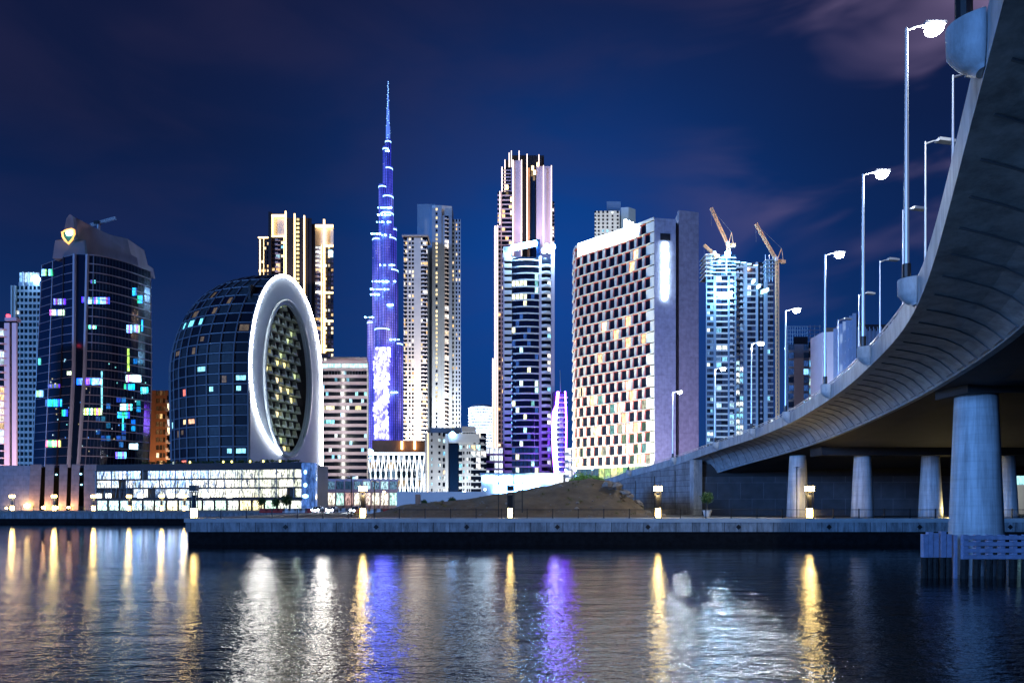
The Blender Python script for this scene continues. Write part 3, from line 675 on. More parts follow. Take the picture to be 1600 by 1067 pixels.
for px, lab in ((19, 'far bank lantern lamp before the plain grey granite wall'), (84.5, 'far bank lantern lamp between the leaning granite fins'), (146, 'far bank lantern lamp at the left corner of the glass podium'),
                (201.6, 'far bank lantern lamp before the first shopfronts of the glass podium'), (252.5, 'far bank lantern lamp before the middle shopfronts'), (288, 'far bank lantern lamp closest to the near quay corner')):
    lantern(px, 175, zq+.04, lab)
def dark_post(px, pyt, Y, lab):
    x, y = P(px, Y); z1 = Z(pyt, Y); t = thing('lamp_post', lab, 'lamp post', (x, y, 3.05), 'slim dark lamp posts behind the promenade')
    m = MB(); m.tube([(x, y, 3.0), (x, y, z1)], .07, 6); m.build('pole', M['black'], t)
    m = MB(); m.tube([(x-.45, y, z1), (x+.45, y, z1+.03)], .05, 5); m.build('arm', M['black'], t)
    m = MB(); m.box(x-.55, x-.2, y-.12, y+.12, z1-.08, z1+.04); m.box(x+.2, x+.55, y-.12, y+.12, z1-.08, z1+.04); m.build('lamp_head', M['steel'], t)
for a in ((549, 744, 92, 'slim dark twin-headed post left of the lit lantern by the striped office'), (585, 752, 92, 'slim dark post right of the lit lantern by the striped office'), (779, 742, 96, 'slim dark post left of the half-lit lantern before the mound'),
          (803, 738, 97, 'slim dark post right behind the half-lit lantern before the mound'), (1245, 730, 89, 'slim dark post standing against the leftmost round pier'), (816, 745, 100, 'slim dark post at the foot of the sand mound')): dark_post(*a)

# ------------------------------------------------------------------ granite podium with leaning fins (left edge)
T = Tower('granite_podium', 'low granite podium with leaning stone fins at the left edge of the far bank', 'building', 60, 205)
Y = 205; zt = Z(727, Y)
T.one('wall', 'granite2', lambda m: m.prism([P(-60, Y), P(47, Y), (P(47, Y)[0], Y+30), (P(-60, Y)[0], Y+30)], 3.0, zt))
T.one('recess', 'dark', lambda m: m.prism([P(47.2, Y+4), P(153, Y+4), (P(153, Y)[0], Y+30), (P(47.2, Y)[0], Y+30)], 3.0, zt-.4))
for (a, b, c, d) in ((47.5, 65, 44, 61), (71, 85, 69, 82), (93, 106, 91, 103), (112, 125, 110, 122), (131, 152, 131, 151)):
    T.one('fin', 'granite', lambda m: m.hexa([(*P(c, Y-.5), 3.0), (*P(d, Y-.5), 3.0), (*P(d, Y+3.6), 3.0), (*P(c, Y+3.6), 3.0)], [(*P(a, Y-.5), zt+.3), (*P(b, Y-.5), zt+.3), (*P(b, Y+3.6), zt+.3), (*P(a, Y+3.6), zt+.3)]))
for px, py, mt, s_ in ((68, 792, 'warm', .5), (88, 740, 'cool', .3), (88, 792, 'warm', .5), (126, 739, 'cool', .35), (127, 756, 'cool', .3), (107, 792, 'warm', .4), (10, 793, 'warm', .3), (42, 789, 'warm', .7)):
    x, y = P(px, Y-1.2 if py > 780 else Y+3.8); T.one('spotlight', mt, lambda m: m.lathe((x, y, Z(py, Y)-s_), [(.05, 0), (s_, .2*s_), (s_, 1.2*s_), (.1, 1.6*s_)], 8))
T.finish()
for px in (30, 67, 88, 108): light('fin_uplight', 'POINT', (P(px, Y-2.5)[0], Y-2.5, 4.2), 600, (1, .55, .25), T.root, shadow_soft_size=.4)

# ------------------------------------------------------------------ glowing glass podium
T = Tower('glass_podium', 'long low glass podium with three brightly lit floors and shopfronts on the far bank', 'building', 320, 196)
Ya, Yb = 199, 186; A = P(152, Ya); B = P(474, Yb); L = math.hypot(B[0]-A[0], B[1]-A[1])
T.one('roof', 'dark', lambda m: (m.prism([A, B, (B[0], B[1]+25), (A[0], A[1]+25)], 15.6, 16.4), m.ribbon([A, B], 14.6, 16.38, 0, .35)))
T.one('core', 'dark', lambda m: m.prism([(A[0], A[1]+.6), (B[0], B[1]+.6), (B[0], B[1]+25), (A[0], A[1]+25)], 3.0, 15.58))
for lvl, (za, zb) in enumerate(((12.2, 14.4), (9.7, 11.7), (6.9, 9.2))):
    n = 27
    for k in range(n):
        if random.random() < .06 or (lvl == 2 and k < 5): continue
        g = random.choice([(1.6, 1.6, 1.25), (1.4, 1.4, 1.05), (.9, .95, .75), (2.1, 2.0, 1.6)]); kk = random.uniform(.75, 1.2)*(1.0 if k > 12 else .7)
        m = MB(); m.quad(*wq(A, B, L*(k+.03)/n, L*(k+.97)/n, za, zb, .05), g=tuple(x*kk for x in g)); m.build('window', M['shop'], T.root)
    T.mb('floor_slab', 'dark').wbox(A, B, 0, L, zb, zb+.35, -.5, .5)
for k in range(17):
    ua, ub = L*(k+.06)/17, L*(k+.94)/17; g = random.choice([(1.2, 1.7, 1.3), (1.3, 1.6, 1.2), (1.5, 1.6, 1.3), (1.8, 1.6, .8) if k > 5 else (1.2, 1.6, 1.4)])
    m = MB(); m.quad(*wq(A, B, ua, ub, 3.2, 5.9, .1), g=g); m.build('shopfront', M['shop'], T.root)
    m = MB(); m.wbox(A, B, ub, ub+.25, 3.0, 6.4, -.3, .4); m.build('shopfront_post', M['dark'], T.root)
T.mb('floor_slab', 'dark').wbox(A, B, 0, L, 5.95, 6.7, -.5, .6)
for px in (158, 174, 226, 275, 291, 330, 366):
    u0 = (px-152)/322*L; m = MB(); m.wbox(A, B, u0-.9, u0+.9, 6.71, 8.0, .6, .9, g=(2.4, 2.3, 1.9)); m.build('awning_light', M['shop'], T.root)
m = MB()                                      # branching screen in front of the glass
for k in range(230):
    u0 = random.uniform(0, L*.98); z0 = random.choice((6.8, 9.4, 12.0)); z1 = z0+random.uniform(1.5, 2.8); u1 = u0+random.uniform(-.7, .7); wd = random.uniform(.05, .13)
    if random.random() < max(0, u0/L-.35)*1.2: continue
    m.hexa([wpt(A, B, u0, .55, z0), wpt(A, B, u0+wd, .55, z0), wpt(A, B, u0+wd, .7, z0), wpt(A, B, u0, .7, z0)], [wpt(A, B, u1, .55, z1), wpt(A, B, u1+wd*.6, .55, z1), wpt(A, B, u1+wd*.6, .7, z1), wpt(A, B, u1, .7, z1)])
for k in range(13): m.wbox(A, B, L*k/12.5, L*k/12.5+.22, 6.7, 14.6, .5, .7)
m.build('branch_screen', M['black'], T.root)
x, y = B
m = MB(); m.lathe((x+1.2, y+1.2, 3), [(2.2, 0), (2.2, 13.0), (2.0, 13.2)], 16, g=(.04, .10, .30)); m.build('corner_drum', M['glass_blue'], T.root)
for zz, s_ in ((6.5, .8), (9.5, .5), (13, .4)): T.one('spotlight', 'cool', lambda m: m.lathe((x+.9, y-1.2, zz), [(.1, 0), (s_, .3), (s_, .9), (.1, 1.2)], 8))
T.finish()
m = MB(); p = MB()
for k in range(120):
    u0 = random.uniform(.22, .97)*L; q = wpt(A, B, u0, -1.2, 16.5+random.uniform(0, .5)); leaves(m, q, (.8, .5, .45), 26, .2, .1)
tag(m.build('hedge', M['leaf']), 'low planted hedge along the roof edge of the glass podium', 'hedge')
for k, px in enumerate((352, 365, 393, 413, 438, 300)):
    u0 = (px-152)/322*L; q = wpt(A, B, u0, -.6, 16.5)
    m = MB(); m.lathe(q, [(.1, 0), (.24, .05), (.24, .5), (.1, .6)], 8)
    tag(m.build('garden_light', mat('garden_lamp_light', (.9, .9, .4), .5, emis=(1, .85, .2), es=5)), 'small yellow garden light in the roof planting of the glass podium', 'light', 'garden lights on the podium roof')

# ------------------------------------------------------------------ shield tower (far left)
T = Tower('curved_office_tower', 'dark glass office tower with a glowing shield on its stone crown, at the left', 'building', 140, 345)
def plan(t):
    Lp, Fp = 50+16*t**1.2, (103+11*min(1, t/.55)**.8+3*t) ; Rp = 229+8*math.sin(min(1, t*1.3)*math.pi*.62)-3*max(0, t-.7)
    A_, F_, R_ = P(Lp, 345), P(Fp, 330), P(Rp, 354)
    F2 = P(Fp+20-6*(1-t), 330.5)
    pts = [A_, P((Lp*2+Fp)/3, 339), P((Lp+2*Fp)/3, 333.5), F_, F2]
    for k in range(1, 11):
        s_ = k/10; q = P(pxof(*F2)*(1-s_)+Rp*s_, 330.5+23.5*s_**1.7); pts.append(q)
    return pts
LV = 30; ZB, ZT = 3.0, 125.5
def ring3(t): p = plan(t); return p+[(p[-1][0]*1.1-1, p[-1][1]*1.1), (p[0][0]*1.1+2, p[0][1]*1.1)]
m = MB()
k_ = len(ring3(0))
for l in range(LV+1):
    t_ = l/LV; m.v += [(x, y, ZB+(ZT-ZB)*t_) for x, y in ring3(t_)]
for l in range(LV):
    for q in range(k_): a = l*k_+q; b = l*k_+(q+1) % k_; m.f.append((a, b, b+k_, a+k_)); m.g.append((0, 0, 0)); m.m.append(0)
m.f.append(tuple(LV*k_+q for q in range(k_))); m.g.append((0, 0, 0)); m.m.append(0)
m.build('glass_facade', M['glass_blue'], T.root)
NF = 29
for f in range(1, NF+1):
    t_ = f/NF; p = plan(t_); z = ZB+(ZT-ZB)*t_; m = MB(); m.ribbon(p[:4], z-.16, z, .02, .22); m.ribbon(p[4:], z-.34, z+.02, .02, .5); m.build('floor_line', M['line'] if f % 1 == 0 else M['rib'], T.root)
for kx, w_, mt, rr in ((3, 0, 'bluegrey', .9), (4, 0, 'bluegrey', .9), (1, 0, 'line', .22), (0, 0, 'line', .22), (2, -.5, 'dark', .3), (5, 0, 'rib', .25), (14, 0, 'line', .22)):
    m = MB(); m.tube([(plan(l/LV)[kx][0], plan(l/LV)[kx][1]-.2, ZB+(ZT-ZB)*l/LV) for l in range(LV+1)], rr, 6); m.build('mullion', M[mt], T.root)
m = MB()
for kx in range(5, 15):
    for l in range(LV):
        for o_ in (0, .5):
            if kx == 14 and o_: continue
            def pt(l_): pp = plan(l_/LV); a = pp[kx]; b = pp[min(kx+1, 14)]; return (a[0]*(1-o_)+b[0]*o_, a[1]*(1-o_)+b[1]*o_-.06, ZB+(ZT-ZB)*l_/LV)
            m.tube([pt(l), pt(l+1)], .045, 4)
m.build('glazing_bars', M['rib'], T.root)
def surf(px, py, off_=.25):
    z = Z(py, 340)
    for _ in range(4):
        t_ = min(1, max(0, (z-ZB)/(ZT-ZB))); p = plan(t_); best = None
        for a, b in zip(p[:-1], p[1:]):
            pa, pb = pxof(*a), pxof(*b)
            if pa <= px <= pb: s_ = (px-pa)/(pb-pa); best = (a[0]*(1-s_)+b[0]*s_, a[1]*(1-s_)+b[1]*s_)
        if best is None: best = p[-1] if px > pxof(*p[-1]) else p[0]
        z = Z(py, best[1])
    return (best[0], best[1]-off_, z)
BL, CY, WH, YL = (.05, .14, 1.3), (.02, .42, 1.3), (.25, .7, 1.3), (.7, .7, .12)
for a, b, c, d, g in ((84, 103, 467, 476, (.14, .2, 1.4)), (78, 101, 484, 493, (.5, .75, .55)), (65, 73, 421, 431, WH), (76, 83, 421, 431, WH), (138, 172, 465, 475, (.22, .45, 1.4)), (128, 137, 464, 473, BL), (207, 215, 450, 462, CY), (215, 223, 462, 474, CY),
                      (198, 219, 508, 520, WH), (221, 224, 500, 518, CY), (139, 151, 508, 514, (.8, .9, .6)), (142, 150, 438, 443, (.1, .5, .6)), (48, 68, 610, 620, WH), (71, 97, 624, 635, CY), (128, 160, 591, 601, (.2, .5, 1.3)), (120, 128, 591, 601, BL), (146, 160, 592, 601, WH), (197, 221, 586, 597, (.7, 1.2, 1.3)),
                      (194, 211, 600, 609, CY), (97, 106, 640, 650, CY), (130, 160, 638, 648, (.9, 1.2, .75)), (188, 207, 631, 641, (.6, 1.1, 1.3)), (184, 203, 644, 653, CY), (72, 95, 688, 698, (1.1, 1.1, .3)), (202, 216, 693, 702, (.6, 1.1, 1.4)), (181, 198, 706, 716, (.15, .7, 1.0)), (220, 232, 605, 615, (.15, .6, .8)), (105, 112, 580, 586, (.5, .6, .4)),
                      (199, 203, 545, 580, (.25, .45, .5)), (158, 161, 580, 640, (.12, .4, .5)), (191, 194, 650, 672, (.15, .4, .4)), (60, 64, 560, 570, (.4, .4, .35)), (75, 95, 600, 606, (.05, .07, .35)), (170, 200, 690, 720, (.01, .08, .34)), (150, 200, 620, 690, (.008, .07, .22)), (205, 228, 625, 700, (.005, .16, .50)), (160, 226, 560, 585, (.005, .08, .26))):
    w_ = b-a; big = (c-d)*(b-a) < -500; n = max(1, round(w_/3.1)) if not big else 1
    for k in range(n):
        k1 = random.uniform(.7, 1.2) if n > 1 else 1
        pa, pb = a+w_*k/n+.25, a+w_*(k+1)/n-.25
        if big:
            for rr in range(max(1, int((d-c)/10))):
                for cc in range(max(1, int(w_/8))):
                    if random.random() < .30:
                        x0, x1, y0_, y1_ = a+cc*8+.5, a+cc*8+7, c+rr*10+.5, c+rr*10+8.5; m = MB(); m.quad(surf(x0, y1_), surf(x1, y1_), surf(x1, y0_), surf(x0, y0_), g=tuple(x*random.uniform(.5, 1.8) for x in g)); m.build('window', M['glass'], T.root)
        else:
            m = MB(); m.quad(surf(pa, d), surf(pb, d), surf(pb, c), surf(pa, c), g=tuple(x*k1*2.3*(1 if random.random() < .82 else .15) for x in g)); m.build('window', M['glass'], T.root)
for k in range(46):
    px = random.uniform(75, 228); py = random.uniform(560, 715); s_ = random.uniform(.8, 2)
    g = random.choice([(.3, .6, .8), (.6, .5, .25), (.1, .3, .8), (.15, .5, .5), (.6, .8, .9)]); m = MB(); m.quad(surf(px, py+2), surf(px+s_, py+2), surf(px+s_, py), surf(px, py), g=g); m.build('window', M['glass'], T.root)
# stone crown
def crown(poly, Ya, Yb, dep, mt, nm='crown'):
    def pt(px, py, dd): t_ = (px-82)/(216-82); y = Ya+(Yb-Ya)*max(0, t_)**1.3+dd; return ((px-800)/F*(Ya+(Yb-Ya)*max(0, t_)**1.3), y, Z(py, Ya+(Yb-Ya)*max(0, t_)**1.3))
    T.one(nm, mt, lambda m: m.hexa([pt(a, b, 0) for a, b in poly], [pt(a, b, dep) for a, b in poly]))
crown([(132, 402), (133, 376), (118, 374), (118, 340), (150, 357), (172, 367), (199, 373), (205, 398), (214, 403), (217, 420)], 334, 352, 16, 'stone')
crown([(82, 404), (86, 376), (97, 374), (131, 374), (134, 404)], 332.5, 352, 12, 'bluegrey')
crown([(97, 374), (104, 341), (109, 335), (114, 338), (118, 373)], 332, 352, 10, 'stone')
sh = [(97, 363), (101, 361), (106, 359), (112, 358), (116, 360), (116.5, 366), (113, 374), (107, 381), (102, 376), (98, 370)]
Ys = 331.2
T.one('shield_outline', 'shieldo', lambda m: m.tube([((a-800)/F*Ys, Ys, Z(b, Ys)) for a, b in sh], .48, 6, closed=True))
T.one('shield_face', 'greenp', lambda m: m.hexa([((a-800)/F*Ys, Ys+.3, Z(b, Ys)) for a, b in sh], [((a-800)/F*Ys, Ys+.9, Z(b, Ys)) for a, b in sh]))
T.one('shield_light', 'sign', lambda m: m.hexa([((a-800)/F*Ys, Ys-.2, Z(b, Ys)) for a, b in ((103, 364), (113, 361), (112, 367), (105, 368))], [((a-800)/F*Ys, Ys+.2, Z(b, Ys)) for a, b in ((103, 364), (113, 361), (112, 367), (105, 368))]))
T.finish()
def lattice(mb, a, b, w, n, r):
    a, b = Vector(a), Vector(b); t_ = (b-a).normalized(); u = t_.cross(Vector((0, 1, 0)) if abs(t_.y) < .9 else Vector((1, 0, 0))).normalized()*w/2; v = t_.cross(u).normalized()*w/2
    cs = [u+v, u-v, -u-v, -u+v]
    for c in cs: mb.tube([a+c, b+c], r, 4)
    for i in range(n):
        p0 = a.lerp(b, i/n); p1 = a.lerp(b, (i+1)/n)
        for k in range(4): mb.tube([p0+cs[k], p1+cs[(k+1) % 4]], r*.6, 4)
t = thing('roof_crane', 'small window cleaning crane on the roof of the shield tower', 'crane', (*P(154, 350), Z(362, 350)))
Yc = 350; q = lambda a, b: ((a-800)/F*Yc, Yc, Z(b, Yc))
m = MB(); m.tube([q(154, 364), q(154, 350)], .7, 8); m.build('mast', M['steel'], t)
m = MB(); m.box(q(148, 0)[0], q(156, 0)[0], Yc-1, Yc+1, Z(351, Yc), Z(346, Yc)); m.build('cab', M['dark'], t)
m = MB(); lattice(m, q(142, 352), q(181, 341), 1.0, 10, .16); m.build('jib', M['steel'], t)

# ------------------------------------------------------------------ far left towers
T = Tower('pink_apartment_block', 'pinkish white apartment block with lit balconies and a red beacon at the left edge', 'building', 5, 300)
A, B, z0, z1 = slabbox(T, -45, 27, 502, 300, 16)
facade(T, A, B, z0, Z(505, 300), 26, [('b', 9), ('b', 9), ('p', 6), ('b', 9), ('b', 20), ('p', 8), ('d', 4), ('p', 7)], .6, [(.9, .6, .3), (.6, .8, .9), (.8, .7, .6)], 'pinkw', 'pinkw')
light('block_wash_light', 'SPOT', (P(14, 270)[0], 262, 8), 140000, (1, .62, .66), T.root, spot_size=R(80), aim=(*P(14, 300), 50), shadow_soft_size=1)  # pinkish fill spot added to brighten the pale wall strips
T.one('roof_slab', 'lav', lambda m: m.box(P(10, 300)[0], P(28, 300)[0], 299, 302, z1, z1+1.5))
T.one('beacon', 'red', lambda m: m.lathe((*P(13, 300), z1+1.5), [(.1, 0), (.8, .3), (.8, 1.3), (.1, 1.7)], 8)); T.finish()
T = Tower('grid_apartment_tower', 'tall beige gridded apartment tower behind the shield tower, with a blue lit crown', 'building', 40, 450)
A, B, z0, z1 = slabbox(T, 19, 66, 447, 450, 20, 'glass_blue')
facade(T, A, B, z0, z1, 36, [('f', 1), ('d', 1), ('f', 1), ('w', 2.2), ('p', .6), ('w', 2.2), ('p', .6), ('w', 2.2), ('p', .8), ('w', 2.2), ('p', .6), ('w', 2.2), ('p', .6), ('w', 2.2), ('p', 1)], .04, COOL, 'cream', 'cream', dim=(.0, .01, .03))
A2, B2, a_, b_ = slabbox(T, 30, 62, 426, 452, 14, 'glass_blue', 447, name='crown')
facade(T, A2, B2, a_, b_, 1, [('g', 3), ('f', .5), ('g', 3), ('f', .5), ('g', 3), ('f', .5), ('g', 3)], 1.0, [(.25, .55, 1.0), (.6, .9, 1.3)])
T.one('floodlight', 'floodw', lambda m: m.lathe((*P(56, 448), Z(440, 448)), [(.3, 0), (2.2, .6), (2.4, 2.6), (1, 4), (.2, 4.4)], 10)); T.finish()
T = Tower('brown_apartment_block', 'brown stone apartment block between the shield tower and the ring building', 'building', 250, 400)
A, B, z0, z1 = slabbox(T, 228, 268, 610, 400, 16)
facade(T, A, B, z0, z1, 15, [('p', 16), ('w', 5), ('p', .5), ('w', 5), ('p', .5), ('w', 4), ('p', 9)], .35, WARM, 'brown', 'brown', dim=(.1, .05, .02)); T.finish()
light('block_wash_light', 'SPOT', (P(240, 372)[0], 372, 12), 60000, (1, .55, .3), T.root, spot_size=R(60), aim=(*P(246, 400), 50), shadow_soft_size=1)
T = Tower('white_balcony_block', 'narrow white balcony block squeezed beside the ring building', 'building', 268, 385)
A, B, z0, z1 = slabbox(T, 261, 275, 618, 385, 12); facade(T, A, B, z0, z1, 14, [('b', 5), ('b', 5)], .3, PALE, 'white', 'white'); T.finish()

# ------------------------------------------------------------------ ring building
T = Tower('ring_hotel', 'rounded dark glass building with a glowing white ring round an oval opening', 'building', 390, 290)
FL, FR = (P(389, 265)), (P(500.5, 310)); ZC, HV = 58.0, 42.4
def fpt(u, z, d=0):
    dx, dy = FR[0]-FL[0], FR[1]-FL[1]; L = math.hypot(dx, dy); return (FL[0]+dx*u+dy/L*d, FL[1]+dy*u-dx/L*d, z)
def fz(z): return 1.0 if z <= ZC else math.sqrt(max(0, 1-((z-ZC)/HV)**2))
TOPX = P(385, 306)[0]
def bpt(s, z, lift=0):
    f = fz(z); e = fpt(.5-.5*f, z); lo = 1-.03*max(0, (ZC-z)/ZC)
    Lx = P(277, 301)[0]*f*1.0+TOPX*(1-f); Lx += (1-lo)*40; Ly = 302*f+306*(1-f)
    sx_, cy_ = math.sin(s*math.pi/2), 1-math.cos(s*math.pi/2)
    x = e[0]+(Lx-e[0])*sx_; y = e[1]+(Ly-e[1])*cy_
    return Vector((x-lift*.35, y-lift, z+lift*.3*(1-f)))
zs = [3]+[3+(ZC-3)*k/13 for k in range(1, 13)]+[ZC+HV*math.sin(k/14*math.pi/2) for k in range(0, 15)]
NS = 12; m = MB()
ringn = NS+1+2
for z in zs:
    for k in range(NS+1): m.v.append(tuple(bpt(k/NS, z)))
    l = bpt(1, z); f = fz(z); e2 = fpt(.5+.5*f, z); m.v.append((l.x+4*f, l.y+26*f, z)); m.v.append((e2[0]-8*f, e2[1]+14*f, z))
for l in range(len(zs)-1):
    for q in range(ringn-1): a = l*ringn+q; m.f.append((a, a+1, a+1+ringn, a+ringn)); m.g.append((0, 0, 0)); m.m.append(0)
m.build('glass_body', M['glass_matt'], T.root)
# body grid
zr = [3+4.05*k for k in range(24)]
for k in range(NS+1):
    m = MB(); pts = [bpt(k/NS, z, .35) for z in zs]; m.tube(pts, .42, 6); m.build('vertical_rib', M['rib'], T.root)
for z in zr:
    m = MB(); m.tube([bpt(k/24, z, .3) for k in range(25)], .3, 6); m.build('floor_rib', M['rib'], T.root)
lc = {(9, 3): CY, (8, 3): CY, (10, 3): CY}
def cellg(i, j):
    r_ = random.random()
    if j < 16 and r_ < .13: return random.choice([(1.2, .9, .45), (.9, .75, .5), (.9, 1.1, 1.0), (.3, .8, 1.1), (.9, .2, .15), (1.0, .5, .3)])
    if r_ < .17: return (.08, .06, .04)
    if r_ < .5: return (.002, .006, .016)
    return (0, 0, 0)
wn = 0; rest = MB()
for j in range(23):
    for i in range(NS):
        za, zb = zr[j]+.5, zr[j]+3.7
        if zb > ZC+HV-1: continue
        g = cellg(i, j)
        if (i, j) in ((5, 18), (6, 18), (4, 18)): g = (.2, .9, 1.2)
        if (i, j) in ((2, 3), (3, 3)): g = (1.5, 1.2, .8)
        if (i, j) in ((7, 3), (8, 3), (9, 4)): g = (.5, 1.1, 1.4)
        s0, s1 = (i+.12)/NS, (i+.88)/NS
        qd = [tuple(bpt(s0, za, .18)), tuple(bpt(s0, zb, .18)), tuple(bpt(s1, zb, .18)), tuple(bpt(s1, za, .18))]; qd.reverse()
        if sum(g) > .1:
            rest.quad(*[tuple(p) for p in qd], g=(0, 0, .004)); fa = random.choice((0, .05, .5)); fb = random.choice((.45, .95, .95)); fb = max(fb, fa+.42); s0, s1 = (i+.14+.72*fa)/NS, (i+.14+.72*min(fb, 1))/NS; za, zb = za+random.choice((.1, .9)), zb-.5
            qd = [tuple(bpt(s0, za, .28)), tuple(bpt(s0, zb, .28)), tuple(bpt(s1, zb, .28)), tuple(bpt(s1, za, .28))]; qd.reverse()
        if sum(g) > .1 and wn < 100: mm = MB(); mm.quad(*qd, g=g); mm.build('window', M['glass_matt'], T.root); wn += 1
        else: rest.quad(*qd, g=g)
o = rest.build('window', M['glass_matt'], T.root); o['kind'] = 'stuff'
# white end face with the oval opening
NA = 64; RU, RV, HC = .30, 31.0, 57.5
def outer(a):
    c, s_ = math.cos(a), math.sin(a)
    if s_ >= 0: return (.5+.5*c, ZC+HV*s_)
    k = min(.5/max(1e-6, abs(c)), 54.9/abs(s_*HV)*1.0) if abs(c) > 1e-6 else 54.9/abs(s_*HV)
    return (.5+c*k, ZC+s_*HV*k)
m = MB(); i0 = 0
for d in (-.8, .5):
    for q in range(NA): u, z = outer(2*math.pi*q/NA); m.v.append(fpt(u, z, d))
    for q in range(NA): a = 2*math.pi*q/NA; m.v.append(fpt(.5+RU*math.cos(a), HC+RV*math.sin(a), d))
for q in range(NA):
    r_ = (q+1) % NA; B0 = 2*NA
    for fc in ((B0+q, B0+r_, B0+NA+r_, B0+NA+q), (q, NA+q, NA+r_, r_), (q, r_, B0+r_, B0+q), (NA+q, B0+NA+q, B0+NA+r_, NA+r_)): m.f.append(fc); m.g.append((0, 0, 0)); m.m.append(0)
m.build('end_face', mat('ring_face_cladding', (.30, .37, .50), .45, var=.06, vscale=.2), T.root)
m = MB(); m.tube([fpt(.5+(RU+.025)*math.cos(2*math.pi*q/NA), HC+(RV+1.5)*math.sin(2*math.pi*q/NA), .7) for q in range(NA)], .8, 8, closed=True)
m.build('opening_rim', M['bluegrey'], T.root, True)
m = MB(); m.tube([fpt(*outer(math.pi*q/60), .6) for q in range(61)]+[fpt(.5-.5*math.cos(a_), ZC-33*math.sin(a_), .7) for a_ in [k/24*1.35 for k in range(1, 25)]], .42, 8)
m.build('light_ring', M['ring'], T.root)
m = MB(); m.tube([fpt(1.0, z, .6) for z in (ZC, 40, 25, 16)], .6, 8); m.build('light_ring', M['ring'], T.root)
m = MB(); m.prism([fpt(.1, 0, -3.2)[:2], fpt(.9, 0, -3.2)[:2], fpt(.9, 0, -4.2)[:2], fpt(.1, 0, -4.2)[:2]], 22, 92); m.build('opening_glass', M['dark'], T.root)
# checker of boxed balconies inside the opening
nb = 0; bm_ = MB(); M['balc'] = mat('opening_balcony_panel', (.42, .48, .40), .5)
for j in range(18):
    for i in range(8):
        u = .5+(i-3.5)*.098+(.049 if j % 2 else 0); z = 26.4+j*3.55
        if ((u-.5)/RU)**2+((z+1.5-HC)/RV)**2 > 1.02: continue
        gg = (0, 0, 0)
        if random.random() < .2: gg = random.choice([(1.3, 1.1, .45), (1.1, .9, .5), (.5, .6, .3)])
        if u > .70: continue
        a_, b_ = u-.047, u+.016; k_j = random.uniform(-.25, .35)
        m = MB(); m.hexa([fpt(a_, z, -3.1), fpt(b_, z, -3.1), fpt(b_, z, -1.3+k_j), fpt(a_+.008, z, -.6+k_j)], [fpt(a_, z+.45, -3.1), fpt(b_, z+.45, -3.1), fpt(b_, z+.45, -1.3+k_j), fpt(a_+.008, z+.45, -.6+k_j)])
        m.hexa([fpt(b_, z, -3.1), fpt(b_+.030, z, -3.1), fpt(b_+.034, z, -1.6), fpt(b_, z, -1.3+k_j)], [fpt(b_, z+3.1, -3.1), fpt(b_+.026, z+3.1, -3.1), fpt(b_+.020, z+3.1, -2.0), fpt(b_, z+3.1, -1.7+k_j)])
        m.hexa([fpt(a_, z+.45, -1.2), fpt(b_, z+.45, -1.4), fpt(b_, z+.45, -1.2), fpt(a_, z+.45, -.9)], [fpt(a_, z+1.0, -1.2), fpt(b_, z+1.0, -1.4), fpt(b_, z+1.0, -1.2), fpt(a_, z+1.0, -.9)])
        if nb < 100: m.build('boxed_balcony', M['balc'], T.root)
        nb += 1
        if sum(gg) > .1: T.window((fpt(a_+.01, z+.6, -2.9), fpt(b_-.01, z+.6, -2.9), fpt(b_-.01, z+3.0, -2.9), fpt(a_+.01, z+3.0, -2.9)), gg)
T.finish()
False and light('ring_glow', 'AREA', fpt(.45, 60, 16), 16000, (.8, .88, 1), T.root, shape='DISK', size=20, aim=fpt(.45, 55, 0))
light('opening_glow', 'POINT', fpt(.42, 40, 7), 1300, (.85, 1, .85), T.root, shadow_soft_size=.3); light('opening_glow', 'POINT', fpt(.42, 75, 7), 500, (.8, .9, .9), T.root, shadow_soft_size=.3)

# ------------------------------------------------------------------ gold-lined tower
T = Tower('gold_lined_tower', 'tall twin apartment tower outlined in golden light lines behind the ring building', 'building', 462, 700)
Y = 700
A, B, z0, z1 = slabbox(T, 404, 421, 372, Y, 18); facade(T, A, B, z0, z1, 60, [('w', 3), ('p', .6), ('w', 3), ('l', .4), ('w', 3), ('p', 1), ('w', 3)], .2, WARM, 'dark', 'dark')
def hline(px0, px1, py, Y_, mt='gold', h=1.2): T.one('light_line', mt, lambda m: m.wbox(P(px0, Y_), P(px1, Y_), 0, (px1-px0)/F*Y_, Z(py, Y_)-h/2, Z(py, Y_)+h/2, .6, 1.6))
def vline(px, py0, py1, Y_, mt='gold', w=1.2): T.one('light_line', mt, lambda m: m.wbox(P(px, Y_), P(px+.01, Y_), -w/2, w/2, Z(py1, Y_), Z(py0, Y_), .6, 2.0))
T.one('wall', 'dark', lambda m: m.box(P(421, Y)[0], P(425, Y)[0], Y-3, Y+18, 3, Z(333, Y)))
A, B, z0, z1 = slabbox(T, 425, 447, 370, Y, 18); facade(T, A, B, z0, z1, 60, [('w', 3), ('p', .8), ('b', 5), ('p', .5), ('w', 3), ('l', .3), ('w', 2)], .2, WARM+COOL, 'dark', 'grey')
slabbox(T, 425, 447, 338, Y+1, 16, 'cream', 369, 'crown_wall')
A, B, z0, z1 = slabbox(T, 447, 487, 341, Y, 20, 'dark')
facade(T, A, B, z0, z1, 68, [('p', 13), ('d', 2), ('w', 5), ('d', 2), ('p', 11), ('d', 5)], .9, [(1.4, 1.05, .45)], 'lav', 'grey')
A, B, z0, z1 = slabbox(T, 492, 521, 385, Y+5, 18); facade(T, A, B, z0, z1, 58, [('b', 10), ('p', 1), ('w', 4), ('p', 1), ('w', 3), ('p', 1), ('w', 3)], .35, WARM+PALE, 'dark', 'grey', dim=(.03, .03, .08))
